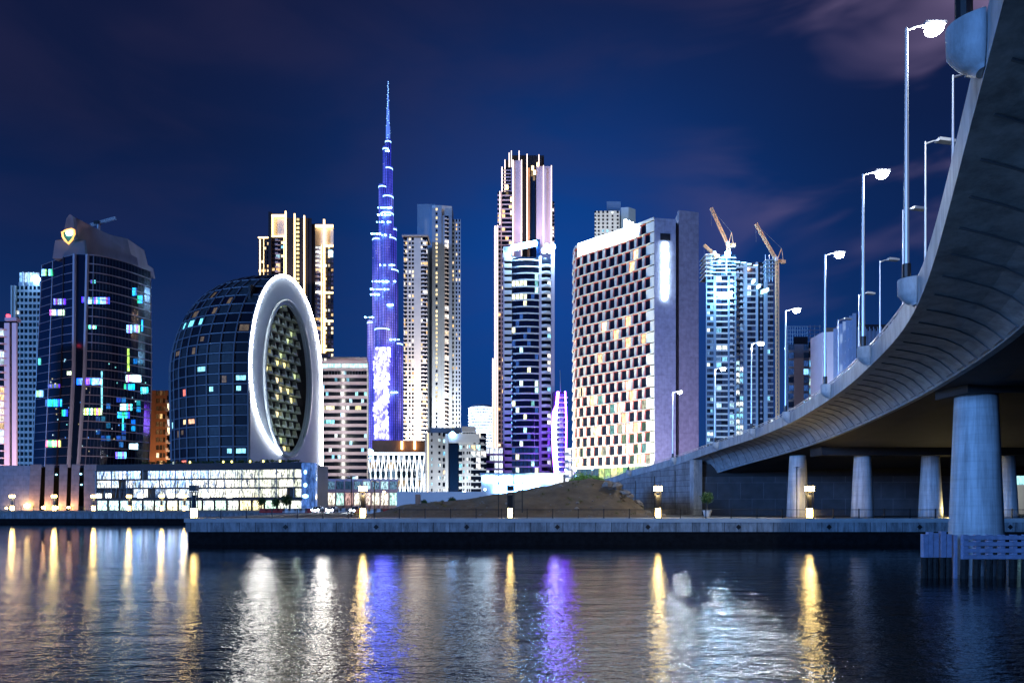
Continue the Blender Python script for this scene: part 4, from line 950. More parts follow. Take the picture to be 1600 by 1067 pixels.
slabbox(T, 487, 492.5, 350, Y+2, 18, 'dark', name='wall'); slabbox(T, 492, 521, 353, Y+6, 16, 'cream', 384, 'crown_wall')
hline(404, 420, 372, Y); hline(425, 447, 338, Y-1, h=2.2); hline(424, 447, 370, Y); vline(447, 331, 560, Y); vline(461, 335, 560, Y); vline(476, 338, 560, Y); vline(426.5, 338, 368, Y); hline(492, 521, 354, Y+4, h=2.6); vline(507, 344, 552, Y+4, w=1.6); vline(407, 375, 440, Y, w=.7)
for py in (385, 458, 502, 547): hline(508, 521, py, Y+4, h=1.6)
vline(503, 384, 552, Y+4, w=.6)
T.one('beacon', 'cool', lambda m: m.box(P(513, Y)[0], P(519, Y)[0], Y, Y+3, Z(400, Y), Z(391, Y))); T.finish()
for px in (452, 481, 437): light('wall_flood', 'SPOT', (P(px, Y-26)[0], Y-26, Z(470, Y)), 45000, (1, .62, .5), T.root, spot_size=R(70), aim=(*P(px, Y), Z(370, Y)), shadow_soft_size=2)

# ------------------------------------------------------------------ striped office
T = Tower('striped_office', 'round-cornered office block with dark window bands and pale stripes right of the ring building', 'building', 535, 330)
Y = 330; prof = [P(494, Y+24), P(495, Y+9), P(498.5, Y+3), P(504, Y+.6), P(512, Y), P(540, Y), P(574.5, Y)]
zt = Z(556, Y); body(T, prof+[P(574, Y+26), P(496, Y+30)], zt-9, 'glass'); NFL = 17; z0 = Z(752, Y); fh = (Z(566, Y)-z0)/NFL
for f in range(NFL+1):
    z = z0+f*fh; T.one('spandrel', 'lav', lambda m: m.ribbon(prof, z-fh*.22, z+fh*.22, 0, .5))
lits = {NFL-1: (.5, 1.2, 1.25), 10: (1.3, 1.2, .7), 8: (.3, .8, .9)}
for f in range(NFL):
    za, zb = z0+f*fh+fh*.24, z0+(f+1)*fh-fh*.24
    for k in range(16):
        u0 = 500+k*4.6; u1 = u0+4.2; g = (0, 0, 0)
        if f == NFL-1: g = (.6, 1.3, 1.35) if random.random() < .8 else (.1, .3, .35)
        elif f == 10 and k < 5: g = (1.3, 1.2, .75)
        elif f == 10 and k in (12, 13): g = (1, .9, .4)
        elif f == 8 and k < 5: g = (.3, .9, 1.0)
        elif random.random() < .10: g = random.choice(COOL+[(.1, .3, .4)])
        elif f == 12 and k > 7: g = random.choice([(.4, .9, .9), (0, 0, 0)])
        a, b = P(u0, Y), P(u1, Y); T.window(wq(a, b, 0, b[0]-a[0], za, zb, .06 if u0 > 505 else -.4), g)
T.one('roof_drum', 'lav', lambda m: m.prism([P(503, Y+3), P(512, Y+1), P(574, Y+.5), P(573.5, Y+24), P(503, Y+24)], zt-9, zt-3))
T.one('roof_drum', 'lav', lambda m: m.prism([P(510, Y+6), P(574, Y+3), P(573.5, Y+22), P(510, Y+22)], zt-3, zt))
T.one('plant_room', 'grey', lambda m: m.prism([P(516, Y+8), P(562, Y+8), P(561, Y+18), P(516, Y+18)], zt, zt+1.2))
T.one('corner_fin', 'white', lambda m: m.wbox(P(574, Y), P(576, Y), 0, .6, 3, zt-3, 0, 1))
T.finish()
T = Tower('shop_block', 'low pinkish shop block with lit shop windows at the foot of the striped office', 'building', 560, 250)
Y = 250; A, B, z0, z1 = slabbox(T, 497, 622, 748, Y, 25, 'lav')
LB = B[0]-A[0]
for k in range(9):
    u = LB*(k+.1)/9; T.window(wq(A, B, u, u+LB/9*.8, 10.4, 13.2, .5), random.choice([(.1, .2, .3), (.5, .8, .9), (.02, .05, .1)])); T.window(wq(A, B, u, u+LB/9*.8, 4.6, 9.0, .35), random.choice([(.6, 1.0, .9), (1.0, .8, .7), (.5, .3, .28), (1.3, 1.2, 1)]))
    T.one('shop_frame', 'lav', lambda m: (m.wbox(A, B, u-.5, u-.1, 3, 13.6, 0, .8), m.wbox(A, B, u-.1, u+LB/9*.85, 9.2, 10.3, 0, .9)))
T.finish('shop')

# ------------------------------------------------------------------ the very tall spired tower
T = Tower('spired_tower', 'extremely tall stepped tower lit blue and violet with a needle spire', 'building', 602, 1330)
Y = 1330; s1 = Y/F
def cyl(pxc, rpx, pyt, dy=0, nm='tier'):
    x = (pxc-800)*s1; r_ = rpx*s1; zt = Z(pyt, Y)
    T.one(nm, 'burj', lambda m: m.lathe((x, Y+dy, 3), [(r_, 0), (r_, zt-3), (r_*.6, zt-2.5)], 20))
    T.one('crown_band', 'cool', lambda m: m.lathe((x, Y+dy, zt-6), [(r_*1.02, 0), (r_*1.02, 2.4)], 20))
for a in ((581, 7.5, 501, 2), (590, 7.5, 373, -4), (599, 6.5, 292, -6), (603.5, 4.8, 232, -4), (611, 9, 373, -8), (606, 10, 335, -9), (607, 8.5, 308, -7), (607, 6.8, 262, -2), (606.5, 4.6, 219, 0), (613, 10, 422, -6), (621, 8.5, 535, -1), (614, 5, 354, 6), (600, 12, 515, -14), (604, 15, 480, 4)): cyl(*a)
T.one('spire', 'spirem', lambda m: m.lathe(((606.3-800)*s1, Y, Z(222, Y)), [(4.2, 0), (4.0, 30), (3.0, 31), (2.8, 62), (1.8, 63), (1.6, 90), (.9, 92), (.6, Z(127, Y)-Z(222, Y))], 10))
for k in range(30):
    t_ = (k/29)**.8; z = Z(230-101*t_, Y); r_ = 4.0*(1-t_)+.5; an = random.uniform(math.pi, 2*math.pi)
    T.one('spire_light', 'cool', lambda m: m.lathe(((606.3-800)*s1+r_*math.cos(an), Y+r_*math.sin(an), z), [(.1, 0), (.6, .3), (.6, .9), (.1, 1.3)], 6))
for pxa, pxb, py in ((594, 616, 334), (594, 615, 345), (592, 615, 356), (584, 599, 374), (600, 619, 376), (583, 598, 447), (600, 622, 447), (583, 612, 459), (583, 597, 467), (608, 618, 483), (574, 589, 502), (612, 628, 536), (597, 621, 422), (601, 612, 247), (613, 630, 617)):
    x0, x1 = (pxa-800)*s1, (pxb-800)*s1; z = Z(py, Y); n_ = max(3, (pxb-pxa)//2)
    for k in range(int(n_)):
        if random.random() < .75: xx = x0+(x1-x0)*k/n_; T.one('floor_light', 'floodw' if random.random() < .4 else 'cool', lambda m: m.box(xx, xx+1.9, Y-26, Y-23, z, z+2.0))
# LED figure on the lower facade
m = MB(); x0, x1 = (588-800)*s1, (615-800)*s1
ys = list(range(548, 695, 7))
prev = None
for k, py in enumerate(ys):
    wob = 2.0*math.sin(k*1.3)+1.5*math.sin(k*.7+1); a = (589.5+wob*.7-800)*s1; b = (612+wob*.5-(2 if k > 7 else 0)-800)*s1; z = Z(py, Y)
    if prev: m.hexa([(prev[0], Y-31, z), (prev[1], Y-31, z), (prev[1], Y-20, z), (prev[0], Y-20, z)], [(a, Y-31, prev[2]), (b, Y-31, prev[2]), (b, Y-20, prev[2]), (a, Y-20, prev[2])])
    prev = (a, b, z)
m.build('led_panel', M['led'], T.root)
T.finish()

# ------------------------------------------------------------------ pale twin apartment towers
T = Tower('pale_apartment_tower', 'pale rounded apartment tower with warm window columns just right of the spired tower', 'building', 650, 720)
Y = 720; A, B, z0, z1 = slabbox(T, 631, 668, 372, Y, 22); facade(T, A, B, z0, z1, 66, [('b', 2.5), ('w', 3), ('p', 2.2), ('w', 3.4), ('p', 1.6), ('w', 3.4), ('p', 11), ('w', 2.5), ('b', 6), ('b', 2)], .24, WARM+PALE, 'cream', 'white')
T.one('roof_slab', 'grey', lambda m: m.box(A[0]-1.5, B[0]+1, Y-3, Y+22, z1+1, z1+2.6)); T.one('roof_slab', 'dark', lambda m: m.box(A[0], B[0], Y-1, Y+20, z1, z1+1)); T.finish()
T = Tower('pale_apartment_tower', 'taller curved pale apartment tower with a flat blue-grey side, behind the rounded one', 'building', 688, 740)
Y = 740; A, B, z0, z1 = slabbox(T, 652, 680, 319, Y+10, 22, 'bluegrey', name='wall')
T.one('wall', 'white', lambda m: m.prism([P(675, Y-1), P(680, Y-2), P(690, Y-1.6), P(706, Y+1), (P(706, Y)[0], Y+20), (P(675, Y)[0], Y+20)], 3, Z(322, Y)))
A, B = P(675, Y-2.6), P(690, Y-2.6); facade(T, A, B, 3, Z(327, Y), 70, [('p', 5.5), ('w', 3.2), ('p', 6)], .6, [(1.2, .95, .5)], 'bluegrey', 'white')
A, B = P(690, Y-1.8), P(706, Y-.6); facade(T, A, B, 3, Z(338, Y), 70, [('p', 4), ('b', 6), ('p', 4)], .35, PALE, 'white', 'white')
A, B, z0, z1 = slabbox(T, 704, 720, 343, Y+2, 20); facade(T, A, B, z0, z1, 68, [('p', 2.5), ('w', 2.4), ('p', 2.6), ('w', 2.2), ('p', 2), ('w', 2), ('p', 1)], .15, WARM, 'cream', 'white')
T.finish()
for px, col in ((650, (1, .86, .76)), (696, (1, .88, .80)), (712, (1, .76, .55))): light('tower_fill_light', 'SPOT', (P(px, Y-60)[0], Y-60, 40), 800000, col, T.root, spot_size=R(70), aim=(*P(px, Y), 170), shadow_soft_size=3)  # fill spots added in mid-air to whiten the pale towers

# ------------------------------------------------------------------ zigzag mall, white hotel, banded rotunda
T = Tower('zigzag_mall', 'low mall with glowing white zigzag lines on its facade below the spired tower', 'building', 617, 470)
Y = 470; A, B, z0, z1 = slabbox(T, 575, 664, 708, Y, 40, 'glass'); LB = B[0]-A[0]
facade(T, A, B, z0, z1, 6, [('g', 1)]*3, .42, [(.25, .3, .36), (.12, .2, .3), (.3, .22, .12)], 'dark', 'grey', cell=6, dim=(.01, .03, .05))
nz_ = 11
for k in range(nz_):
    for j in range(2):
        a = LB*k/nz_; b = LB*(k+.5)/nz_; c = LB*(k+1)/nz_; zt_, zb_ = (z1-1, z1-16) if j == 0 else (z1-14, 6); o_ = LB/nz_*.5*j
        T.one('zigzag_light', 'zig', lambda m: m.tube([wpt(A, B, min(a+o_, LB), 1.2, zt_), wpt(A, B, min(b+o_, LB), 1.2, zb_), wpt(A, B, min(c+o_, LB), 1.2, zt_)], .32, 5))
T.one('light_band', 'zig', lambda m: m.wbox(A, B, 0, LB, z1-1.2, z1+.4, .8, 1.4))
slabbox(T, 582, 664, 688, Y+20, 30, 'brown', 707, 'parapet_wall')
for px in (628, 648): T.one('wall_light', 'gold', lambda m: m.box(P(px-1.5, Y+19)[0], P(px+1.5, Y+19)[0], Y+18, Y+19.6, Z(702, Y+19), Z(689, Y+19)))
T.one('floodlight', 'floodw', lambda m: m.lathe((*P(578, Y-3), Z(712, Y)), [(.2, 0), (2.2, 1), (2.2, 3.5), (.3, 4.6)], 8))
T.finish()
T = Tower('white_hotel', 'white floodlit low hotel with a tall dark central window below the pale towers', 'building', 712, 400)
Y = 400; A, B, z0, z1 = slabbox(T, 664, 760, 676, Y, 30)
facade(T, A, B, z0, z1, 12, [('p', 4), ('l', .5), ('p', 4), ('n', 2.5), ('p', 8), ('n', 1.6), ('n', 1.6), ('p', 2), ('f', 1), ('w', 8), ('d', 15), ('w', 5), ('f', 1), ('n', 2), ('p', 3), ('n', 2), ('p', 1), ('n', 2), ('p', 1), ('b', 7), ('b', 7), ('b', 8)], .35, PALE+COOL, 'white', 'white', lm='gold')
T.one('portal', 'white', lambda m: (m.wbox(A, B, 13.5, 32, Z(692, Y), Z(678, Y), 0, 2.2), m.wbox(A, B, 12, 13.8, 3, Z(678, Y), 0, 2.2), m.wbox(A, B, 22, 30, z1+.02, z1+3, 0, 6)))
T.one('portal_glass', 'glass_blue', lambda m: m.wbox(A, B, 14.5, 19.5, 5, Z(694, Y), .1, .5))
T.one('roof_light', 'floodw', lambda m: m.lathe((*P(707, Y-2.5), Z(683, Y)), [(.2, 0), (1.6, .7), (1.6, 2.2), (.3, 3)], 8))
slabbox(T, 672, 720, 668, Y+8, 12, 'grey', 676, 'roof_plant'); T.finish()
for px in (680, 700, 735, 752): light('hotel_flood', 'SPOT', (P(px, Y-24)[0], Y-24, 5), 17000, (.75, .88, 1), T.root, spot_size=R(80), aim=(*P(px, Y), 26), shadow_soft_size=1)
T = Tower('banded_rotunda', 'bright white round tower with thin horizontal bands behind the white hotel', 'building', 752, 600)
Y = 600; xc = P(752, Y)[0]; rr = 11.5
T.one('core', 'grey', lambda m: m.lathe((xc, Y+rr, 3), [(rr, 0), (rr, Z(634, Y)-3), (rr*.7, Z(631, Y)-3)], 28))
for k in range(22):
    z = Z(636+k*5, Y); T.one('light_band', 'sign' if k % 1 == 0 else 'white', lambda m: m.lathe((xc, Y+rr, z-.5), [(rr+.5, 0), (rr+.5, .55)], 28))
T.finish()

# ------------------------------------------------------------------ central towers
T = Tower('light_lined_skyscraper', 'tallest central tower of white slabs edged with pale vertical light lines', 'building', 820, 540)
Y = 540
def blk(a, b, pyt, Y_, mt, nm='slab', pyb=None, dep=16): return slabbox(T, a, b, pyt, Y_, dep, mt, pyb, nm)
blk(772, 777.5, 353, Y, 'lav'); blk(769, 772, 560, Y, 'cream')
A, B, z0, z1 = blk(777.5, 802, 300, Y+4, 'glass', 'core'); facade(T, A, B, z0, z1, 70, [('w', 3), ('p', 1), ('g', 10), ('p', 1)], .12, WARM, 'lav', 'lav')
A, B, z0, z1 = blk(783, 803, 262, Y+8, 'glass', 'core'); facade(T, A, B, Z(330, Y), z1, 14, [('p', 1), ('g', 6), ('p', 2)], .15, WARM, 'grey', 'lav')
blk(789, 801, 250, Y+10, 'dark', 'core'); blk(795, 850, 243, Y+12, 'dark', 'core')
blk(801, 815, 251, Y-2, 'lav'); blk(815, 838, 262, Y+5, 'dark', 'core'); blk(838, 861.5, 260, Y-1, 'lav'); blk(824, 828, 262, Y+3, 'brown'); blk(829, 836, 268, Y+4, 'glass_blue', 'core')
A, B, z0, z1 = blk(858, 866, 315, Y+6, 'glass', 'core'); facade(T, A, B, Z(460, Y), z1, 26, [('b', 4)], .2, PALE, 'lav', 'lav')
def vl(px, py0, py1, Y_=Y-2, w=.65): T.one('light_line', 'pinkline', lambda m: m.wbox(P(px, Y_), P(px+.01, Y_), -w/2, w/2, Z(py1, Y_), Z(py0, Y_), .3, 1.4))
for a in ((784.5, 262, 330, Y+7), (789, 251, 310, Y+9), (795.5, 240, 262, Y+10), (799, 237, 262, Y+10), (801.5, 251, 400), (815, 251, 400), (811, 237, 260, Y+10), (823.5, 242, 380, Y+3), (842, 243, 260, Y+10), (849, 260, 395, Y-3), (861.5, 260, 385, Y-2), (781, 300, 352, Y+3), (774, 354, 740, Y-1, 1.1), (777.5, 353, 740, Y-1, .7), (770, 560, 740, Y-1, .5)): vl(*a)
for k, (px, py) in enumerate(((832, 263), (835, 270), (840, 258), (792, 293), (799, 312), (799, 333))): T.one('window', 'warm' if k > 5 else 'gold', lambda m: m.box(P(px-1.5, Y)[0], P(px+2, Y)[0], Y-2, Y+.5, Z(py+3, Y), Z(py-2, Y)))
T.finish()
light('slab_flood', 'SPOT', (P(808, Y-30)[0], Y-30, Z(400, Y)), 50000, (1, .82, .86), T.root, spot_size=R(80), aim=(*P(812, Y), Z(310, Y)), shadow_soft_size=2)
light('slab_flood', 'SPOT', (P(852, Y-30)[0], Y-30, Z(400, Y)), 55000, (.95, .82, .95), T.root, spot_size=R(80), aim=(*P(850, Y), Z(310, Y)), shadow_soft_size=2)
T = Tower('banded_apartment_tower', 'dark banded tower with curved floors and brilliant white rooftop floodlights', 'building', 825, 450)
Y = 450; prof = [P(799, Y+.8), P(806, Y-.6), P(814, Y-1.6), P(822, Y-2), P(832, Y-1.6), P(842, Y-.5)]
zt = Z(408, Y); z0 = 3; NFL = 37; fh = (zt-z0)/NFL
T.one('core', 'glass', lambda m: m.prism([P(786, Y+1)]+prof+[P(866, Y+1), (P(866, Y)[0], Y+24), (P(786, Y)[0], Y+24)], 3, zt+2))
for f in range(NFL+1):
    z = z0+f*fh; T.one('floor_band', 'white', lambda m: m.ribbon(prof, z-.42, z+.42, .05, 1.0))
    T.one('balcony', 'white', lambda m: m.wbox(P(788, Y), P(799.5, Y), 0, 4.9, z-.4, z+2.2, 0, 1.6))
    if f < NFL:
        for k in range(7):
            a, b = P(800+k*6, Y-2.2), P(805+k*6, Y-2.2); g = (0, 0, .008) if f > 8 else (.004, .015, .06)
            r_ = random.random()
            if r_ < .08: g = random.choice([(.6, 1.1, 1.1), (.9, 1.2, 1.1), (1.1, 1.1, .7), (.15, .4, .4)])
            if f in (33, 31) and 0 <= k < 4: g = (1.1, 1.15, .85)
            if r_ > .95: g = (.02, .06, .22)
            T.window(wq(a, b, 0, b[0]-a[0], z+.5, z+fh-.5, -.6 if k in (0, 6) else -.15), g)
T.one('wall', 'lav', lambda m: (m.wbox(P(842, Y), P(846, Y), 0, 1.7, 3, zt+3, -.5, 1.0), m.wbox(P(785.5, Y), P(788.5, Y), 0, 1.2, 3, zt+5, -.5, .8), m.wbox(P(861, Y), P(866.5, Y), 0, 2.3, 3, zt+7, -.5, .6)))
A, B = P(846, Y+.4), P(861, Y+.4); facade(T, A, B, 3, zt, NFL*1, [('b', 3), ('b', 3)], .30, PALE+COOL, 'white', 'white')
for f in range(NFL):
    z = 3+f*fh; T.mb('zigzag_balconies', 'white').hexa([wpt(A, B, .3, 1.6, z+.6), wpt(A, B, 3.0, 2.6, z+.6), wpt(A, B, 5.8, 1.6, z+.6), wpt(A, B, 3.0, 1.2, z+.6)], [wpt(A, B, .3, 1.6, z+1.7), wpt(A, B, 3.0, 2.6, z+1.7), wpt(A, B, 5.8, 1.6, z+1.7), wpt(A, B, 3.0, 1.2, z+1.7)])
T.one('crown_screen', 'white', lambda m: (m.wbox(P(786, Y), P(799, Y), 0, 5.4, zt, Z(386, Y), -4, .5), m.wbox(P(799, Y), P(843, Y), 0, 18, zt+1, Z(402, Y), -4, -.5)))
T.one('crown_screen', 'glass_blue', lambda m: m.wbox(P(838, Y), P(844, Y), 0, 2.4, zt+2, Z(374, Y), -3, 0))
for a, b, py, s_ in ((799, 838, 385, 1.9), (848, 866, 391, 1.9)):
    n_ = int((b-a)/4)
    for k in range(n_): px = a+(b-a)*(k+.5)/n_; pyy = py+5-8*k/n_ if a < 840 else py+(-1)**k*3; T.one('floodlight', 'floodw', lambda m: m.lathe((*P(px, Y-2.5), Z(pyy, Y)-s_), [(.2, 0), (s_*.8, s_*.4), (s_*.95, s_*1.2), (s_*.6, s_*1.9), (.2, s_*2.1)], 10))
T.finish()
light('crown_flood', 'POINT', (P(820, Y-9)[0], Y-9, Z(392, Y)), 40000, (.4, .7, 1), T.root, shadow_soft_size=1)
light('crown_flood', 'POINT', (P(861, Y-9)[0], Y-9, Z(392, Y)), 50000, (.4, .7, 1), T.root, shadow_soft_size=1)
T = Tower('violet_tower', 'slim curved building glowing violet beside the banded tower', 'building', 874, 430)
Y = 430
T.one('core', 'dark', lambda m: m.prism([P(864, Y), P(884, Y), (P(884, Y)[0], Y+12), (P(864, Y)[0], Y+12)], 3, Z(612, Y)))
for f in range(16):
    z = Z(738-f*7.7, Y); o_ = 3*math.sin(f/16*math.pi)
    T.one('floor_slab', 'white', lambda m: m.wbox(P(866-o_+3, Y), P(884, Y), 0, 7.5, z, z+.8, 0, 1.8))
    T.window(wq(P(873, Y), P(881, Y), 0, 2.9, z+.9, z+2.7, .2), random.choice([(.12, .06, .8), (.3, .2, 1.2), (.05, .05, .4)]))
T.one('light_line', 'violet', lambda m: m.tube([(*P(868-4*math.sin(k/12*math.pi)+(4 if k > 9 else 0), Y-2), Z(740-k*10.6, Y)) for k in range(13)], .9, 6))
T.one('light_line', 'sign', lambda m: m.tube([(*P(871-3*math.sin(k/12*math.pi), Y-2.4), Z(738-k*10, Y)) for k in range(12)], .55, 6))
T.one('light_line', 'violet', lambda m: m.tube([(*P(884, Y-2), Z(740, Y)), (*P(885, Y-2), Z(660, Y)), (*P(883, Y-2), Z(612, Y))], .45, 6))
T.one('mast', 'steel', lambda m: m.tube([(*P(876, Y), Z(612, Y)), (*P(875, Y), Z(578, Y))], .35, 6, .12))
T.finish(); light('violet_flood', 'POINT', (P(874, Y-10)[0], Y-10, 30), 4000, (.3, .15, 1), T.root, shadow_soft_size=1)
T = Tower('lit_pavilion', 'low pavilion with brilliant white lit sign boards behind the sand mound', 'building', 812, 300)
Y = 300; A, B, z0, z1 = slabbox(T, 752, 880, 741, Y, 20, 'white')
for a, b, t0, t1 in ((755, 797, 744, 752), (804, 868, 744, 752), (773, 806, 758, 770), (812, 842, 757, 768)): T.one('light_board', 'floodw', lambda m: m.wbox(P(a, Y), P(b, Y), 0, (b-a)/F*Y, Z(t1, Y), Z(t0, Y), .3, .8))
T.one('canopy', 'bluegrey', lambda m: m.wbox(A, B, -.5, (B[0]-A[0])+.5, Z(741.5, Y), Z(739, Y), -2, 2.5)); T.finish()
T = Tower('white_station', 'low white-lit terraced building between the violet tower and the honeycomb hotel', 'building', 892, 360)
Y = 360; A, B, z0, z1 = slabbox(T, 882, 905, 700, Y, 12); facade(T, A, B, z0, z1, 8, [('b', 3), ('b', 3)], .8, [(1.1, 1.1, 1.4), (.9, .9, 1)], 'white', 'white')
A, B, z0, z1 = slabbox(T, 758, 786, 700, 440, 12); facade(T, A, B, z0, z1, 8, [('g', 3), ('g', 3)], .8, [(1.0, 1.1, 1.3), (.7, .8, .9)], 'white', 'white'); T.finish()

# ------------------------------------------------------------------ honeycomb hotel
T = Tower('honeycomb_hotel', 'curved hotel with staggered honeycomb windows, glowing roof sign and lavender and pink end slabs', 'building', 990, 262)
cp = [P(897, 286), P(898, 281), P(901, 277.5), P(908, 275), P(920, 272.3), P(940, 268), P(960, 263.9), P(980, 259.6), P(1000, 255), P(1022.5, 249.8)]
ZTp = Z(342, 249.8); seg = [0]
for a, b in zip(cp[:-1], cp[1:]): seg.append(seg[-1]+math.dist(a, b))
def along(u):
    u = min(max(u, 0), seg[-1]-1e-4)
    for i in range(len(seg)-1):
        if seg[i] <= u <= seg[i+1]: t_ = (u-seg[i])/(seg[i+1]-seg[i]); return cp[i], cp[i+1], t_*math.dist(cp[i], cp[i+1])
def hp(u, z, d): A_, B_, uu = along(u); return wpt(A_, B_, uu, d, z)
T.one('core', 'glass', lambda m: m.prism(cp+[(P(1022.5, 249.8)[0], 285), (cp[0][0]+1, 296)], 3, ZTp-.3))
NR, HR = 22, 4.05; zb0 = ZTp-NR*HR-.5; CW = 3.75; NCn = int(seg[-1]/CW)
panels = {}
for r_ in range(NR):
    m = MB(); za = zb0+r_*HR; sh_ = (r_ % 2)*CW/2
    red = []
    for c_ in range(-1, NCn+1):
        u = c_*CW+sh_+.1
        if u+CW > seg[-1]+.3 or u < -.2: continue
        w0, w1 = u+1.15, u+3.25
        # folded panel left of the window: comes forward to a hexagon edge, tapering downward
        m.hexa([hp(u+.02, za+.1, 0), hp(w0, za+.1, 0), hp(w0, za+.1, .15), hp(u+.55, za+.1, 1.0)], [hp(u+.02, za+HR-.35, 0), hp(w0, za+HR-.35, 0), hp(w0, za+HR-.35, .12), hp(u+.85, za+HR-.35, .45)])
        m.hexa([hp(w1, za+.35, 0), hp(u+CW-.01, za+.35, 0), hp(u+CW-.01, za+.35, .3), hp(w1, za+.35, .1)], [hp(w1, za+HR-.35, 0), hp(u+CW-.01, za+HR-.35, 0), hp(u+CW-.01, za+HR-.35, .3), hp(w1, za+HR-.35, .1)])
        # sill, slightly tilted
        m.hexa([hp(u, za-.28, -.05), hp(u+CW, za+.02, -.05), hp(u+CW, za+.02, .85), hp(u, za-.28, .85)], [hp(u, za+.12, -.05), hp(u+CW, za+.42, -.05), hp(u+CW, za+.36, .5), hp(u, za+.10, .5)])
        red.append((u, w0, w1))
        low = 1-r_/NR; rnd = random.random(); g = (0, 0, 0)
        if rnd < .10+.03*low: g = random.choice([(1.5, .95, .42), (1.3, 1.05, .65), (1.0, .7, .35)])
        elif rnd < .13+.10*low and r_ < 8: g = random.choice([(.12, .18, .08), (.3, .3, .2), (.1, .25, .22)])
        elif r_ < 4 and u > seg[-1]*.7: g = (.03, .06, .02)
        T.window((hp(w0, za+.32, .07), hp(w1, za+.40, .07), hp(w1, za+HR-.35, .07), hp(w0, za+HR-.35, .07)), g)
    if seg[-1]-red[-1][2] > 1.0: m.hexa([hp(red[-1][2]+.45, za+.1, 0), hp(seg[-1], za+.1, 0), hp(seg[-1], za+.1, .3), hp(red[-1][2]+.45, za+.1, .3)], [hp(red[-1][2]+.45, za+HR-.35, 0), hp(seg[-1], za+HR-.35, 0), hp(seg[-1], za+HR-.35, .3), hp(red[-1][2]+.45, za+HR-.35, .3)])
    m.build('panel_row', M['honey'], T.root)
    m = MB()
    for u, w0, w1 in red:
        if True: m.hexa([hp(w0-.24, za+.5, .13), hp(w0, za+.5, .13), hp(w0, za+.5, .3), hp(w0-.24, za+.5, .5)], [hp(w0-.24, za+HR-.35, .1), hp(w0, za+HR-.35, .1), hp(w0, za+HR-.35, .25), hp(w0-.24, za+HR-.35, .3)])
        m.hexa([hp(w0-.3, za+HR-.42, .05), hp(w1, za+HR-.34, .05), hp(w1, za+HR-.34, .55), hp(w0-.3, za+HR-.42, .6)], [hp(w0-.3, za+HR-.3, .05), hp(w1, za+HR-.22, .05), hp(w1, za+HR-.22, .5), hp(w0-.3, za+HR-.3, .55)])
    m.build('window_trim', M['orange'], T.root)
T.one('roof_edge', 'honey', lambda m: m.ribbon(cp, ZTp-.42, ZTp+.5, -.3, .5))
# lower storeys
zg = zb0-.6
for k in range(16):
    u0 = seg[-1]*k/16; u1 = seg[-1]*(k+.93)/16; g = (.01, .04, .06) if k < 7 else random.choice([(.9, .8, .3), (.5, .6, .15), (.25, .4, .1), (.1, .3, .1)]); T.window((hp(u0, 13.5, .1), hp(u1, 13.5, .1), hp(u1, zg, .1), hp(u0, zg, .1)), g)
T.one('lobby_band', 'honey', lambda m: m.ribbon(cp, zg, zg+.9, -.2, .7)); T.one('lobby_band', 'white', lambda m: m.ribbon(cp, 12.6, 13.5, -.2, 1.0))
for k in range(40):
    u0 = seg[-1]*(k+.3)/40; T.one('lobby_fin', 'white', lambda m: m.hexa([hp(u0, 3, .2), hp(u0+.35, 3, .2), hp(u0+.35, 3, 1.0), hp(u0, 3, 1.0)], [hp(u0, 12.6, .2), hp(u0+.35, 12.6, .2), hp(u0+.35, 12.6, 1.0), hp(u0, 12.6, 1.0)]))
    if k % 2 == 0: T.window((hp(u0+.4, 3.2, .15), hp(u0+2, 3.2, .15), hp(u0+2, 12.4, .15), hp(u0+.4, 12.4, .15)), (.8, .85, .6) if k > 16 else (.25, .45, .4))
# end slabs
def sl2(a, Ya_, b, Yb_, zt_, mt, dep): A_, B_ = P(a, Ya_), P(b, Yb_); T.one('end_slab', mt, lambda m: m.prism([A_, B_, (B_[0]+1, B_[1]+dep), (A_[0]+1, A_[1]+dep)], 3, zt_)); return A_, B_
A, B = sl2(1023, 248.8, 1056, 250, Z(341, 249), 'slabA', 26)
T.one('slab_vent', 'dark', lambda m: m.wbox(A, B, 2.1, 5.9, Z(375, 249), Z(364.5, 249), -.2, .12))
T.one('recess', 'dark', lambda m: m.prism([P(1056.1, 254), P(1062, 254), (P(1062, 254)[0], 276), (P(1056.1, 254)[0], 276)], 3, Z(345, 252)))
A2, B2 = sl2(1061, 251, 1091.5, 253, Z(328.5, 251), 'slabB', 22)
A3, B3 = sl2(1091.6, 253.4, 1103, 275, Z(395, 253), 'bluegrey', 8) if False else (None, None)
m = MB()
for k in range(11): px = 1035.5+(k % 2)*.6; m.wbox(A, B, (px-1023)/33*7.7, (px-1023)/33*7.7+1.6+.25*(k % 3), Z(468-k*8.2, 249), Z(461.5-k*8.2, 249), .15, .7)
m.wbox(A, B, 3.35, 4.3, Z(467, 249), Z(379, 249), .14, .5)
m.build('vertical_sign', M['sign'], T.root)
u0, u1 = seg[-1]-35.5, seg[-1]-7.5
m = MB(); nL = 13
def rs(u): A_, B_, uu = along(u); p_ = wpt(A_, B_, uu, .75, 0); return p_
for k in range(nL):
    ua = u0+(u1-u0)*k/nL; ub = ua+(u1-u0)/nL*.86; zz0 = ZTp-3.9; zz1 = ZTp+(.3 if k < nL-2 else .1)
    a_, b_ = hp(ua, zz0, .7), hp(ub, zz0, .7); a2, b2 = hp(ua, zz0, 1.3), hp(ub, zz0, 1.3)
    m.hexa([a_, b_, b2, a2], [(a_[0], a_[1], zz1), (b_[0], b_[1], zz1), (b2[0], b2[1], zz1), (a2[0], a2[1], zz1)])
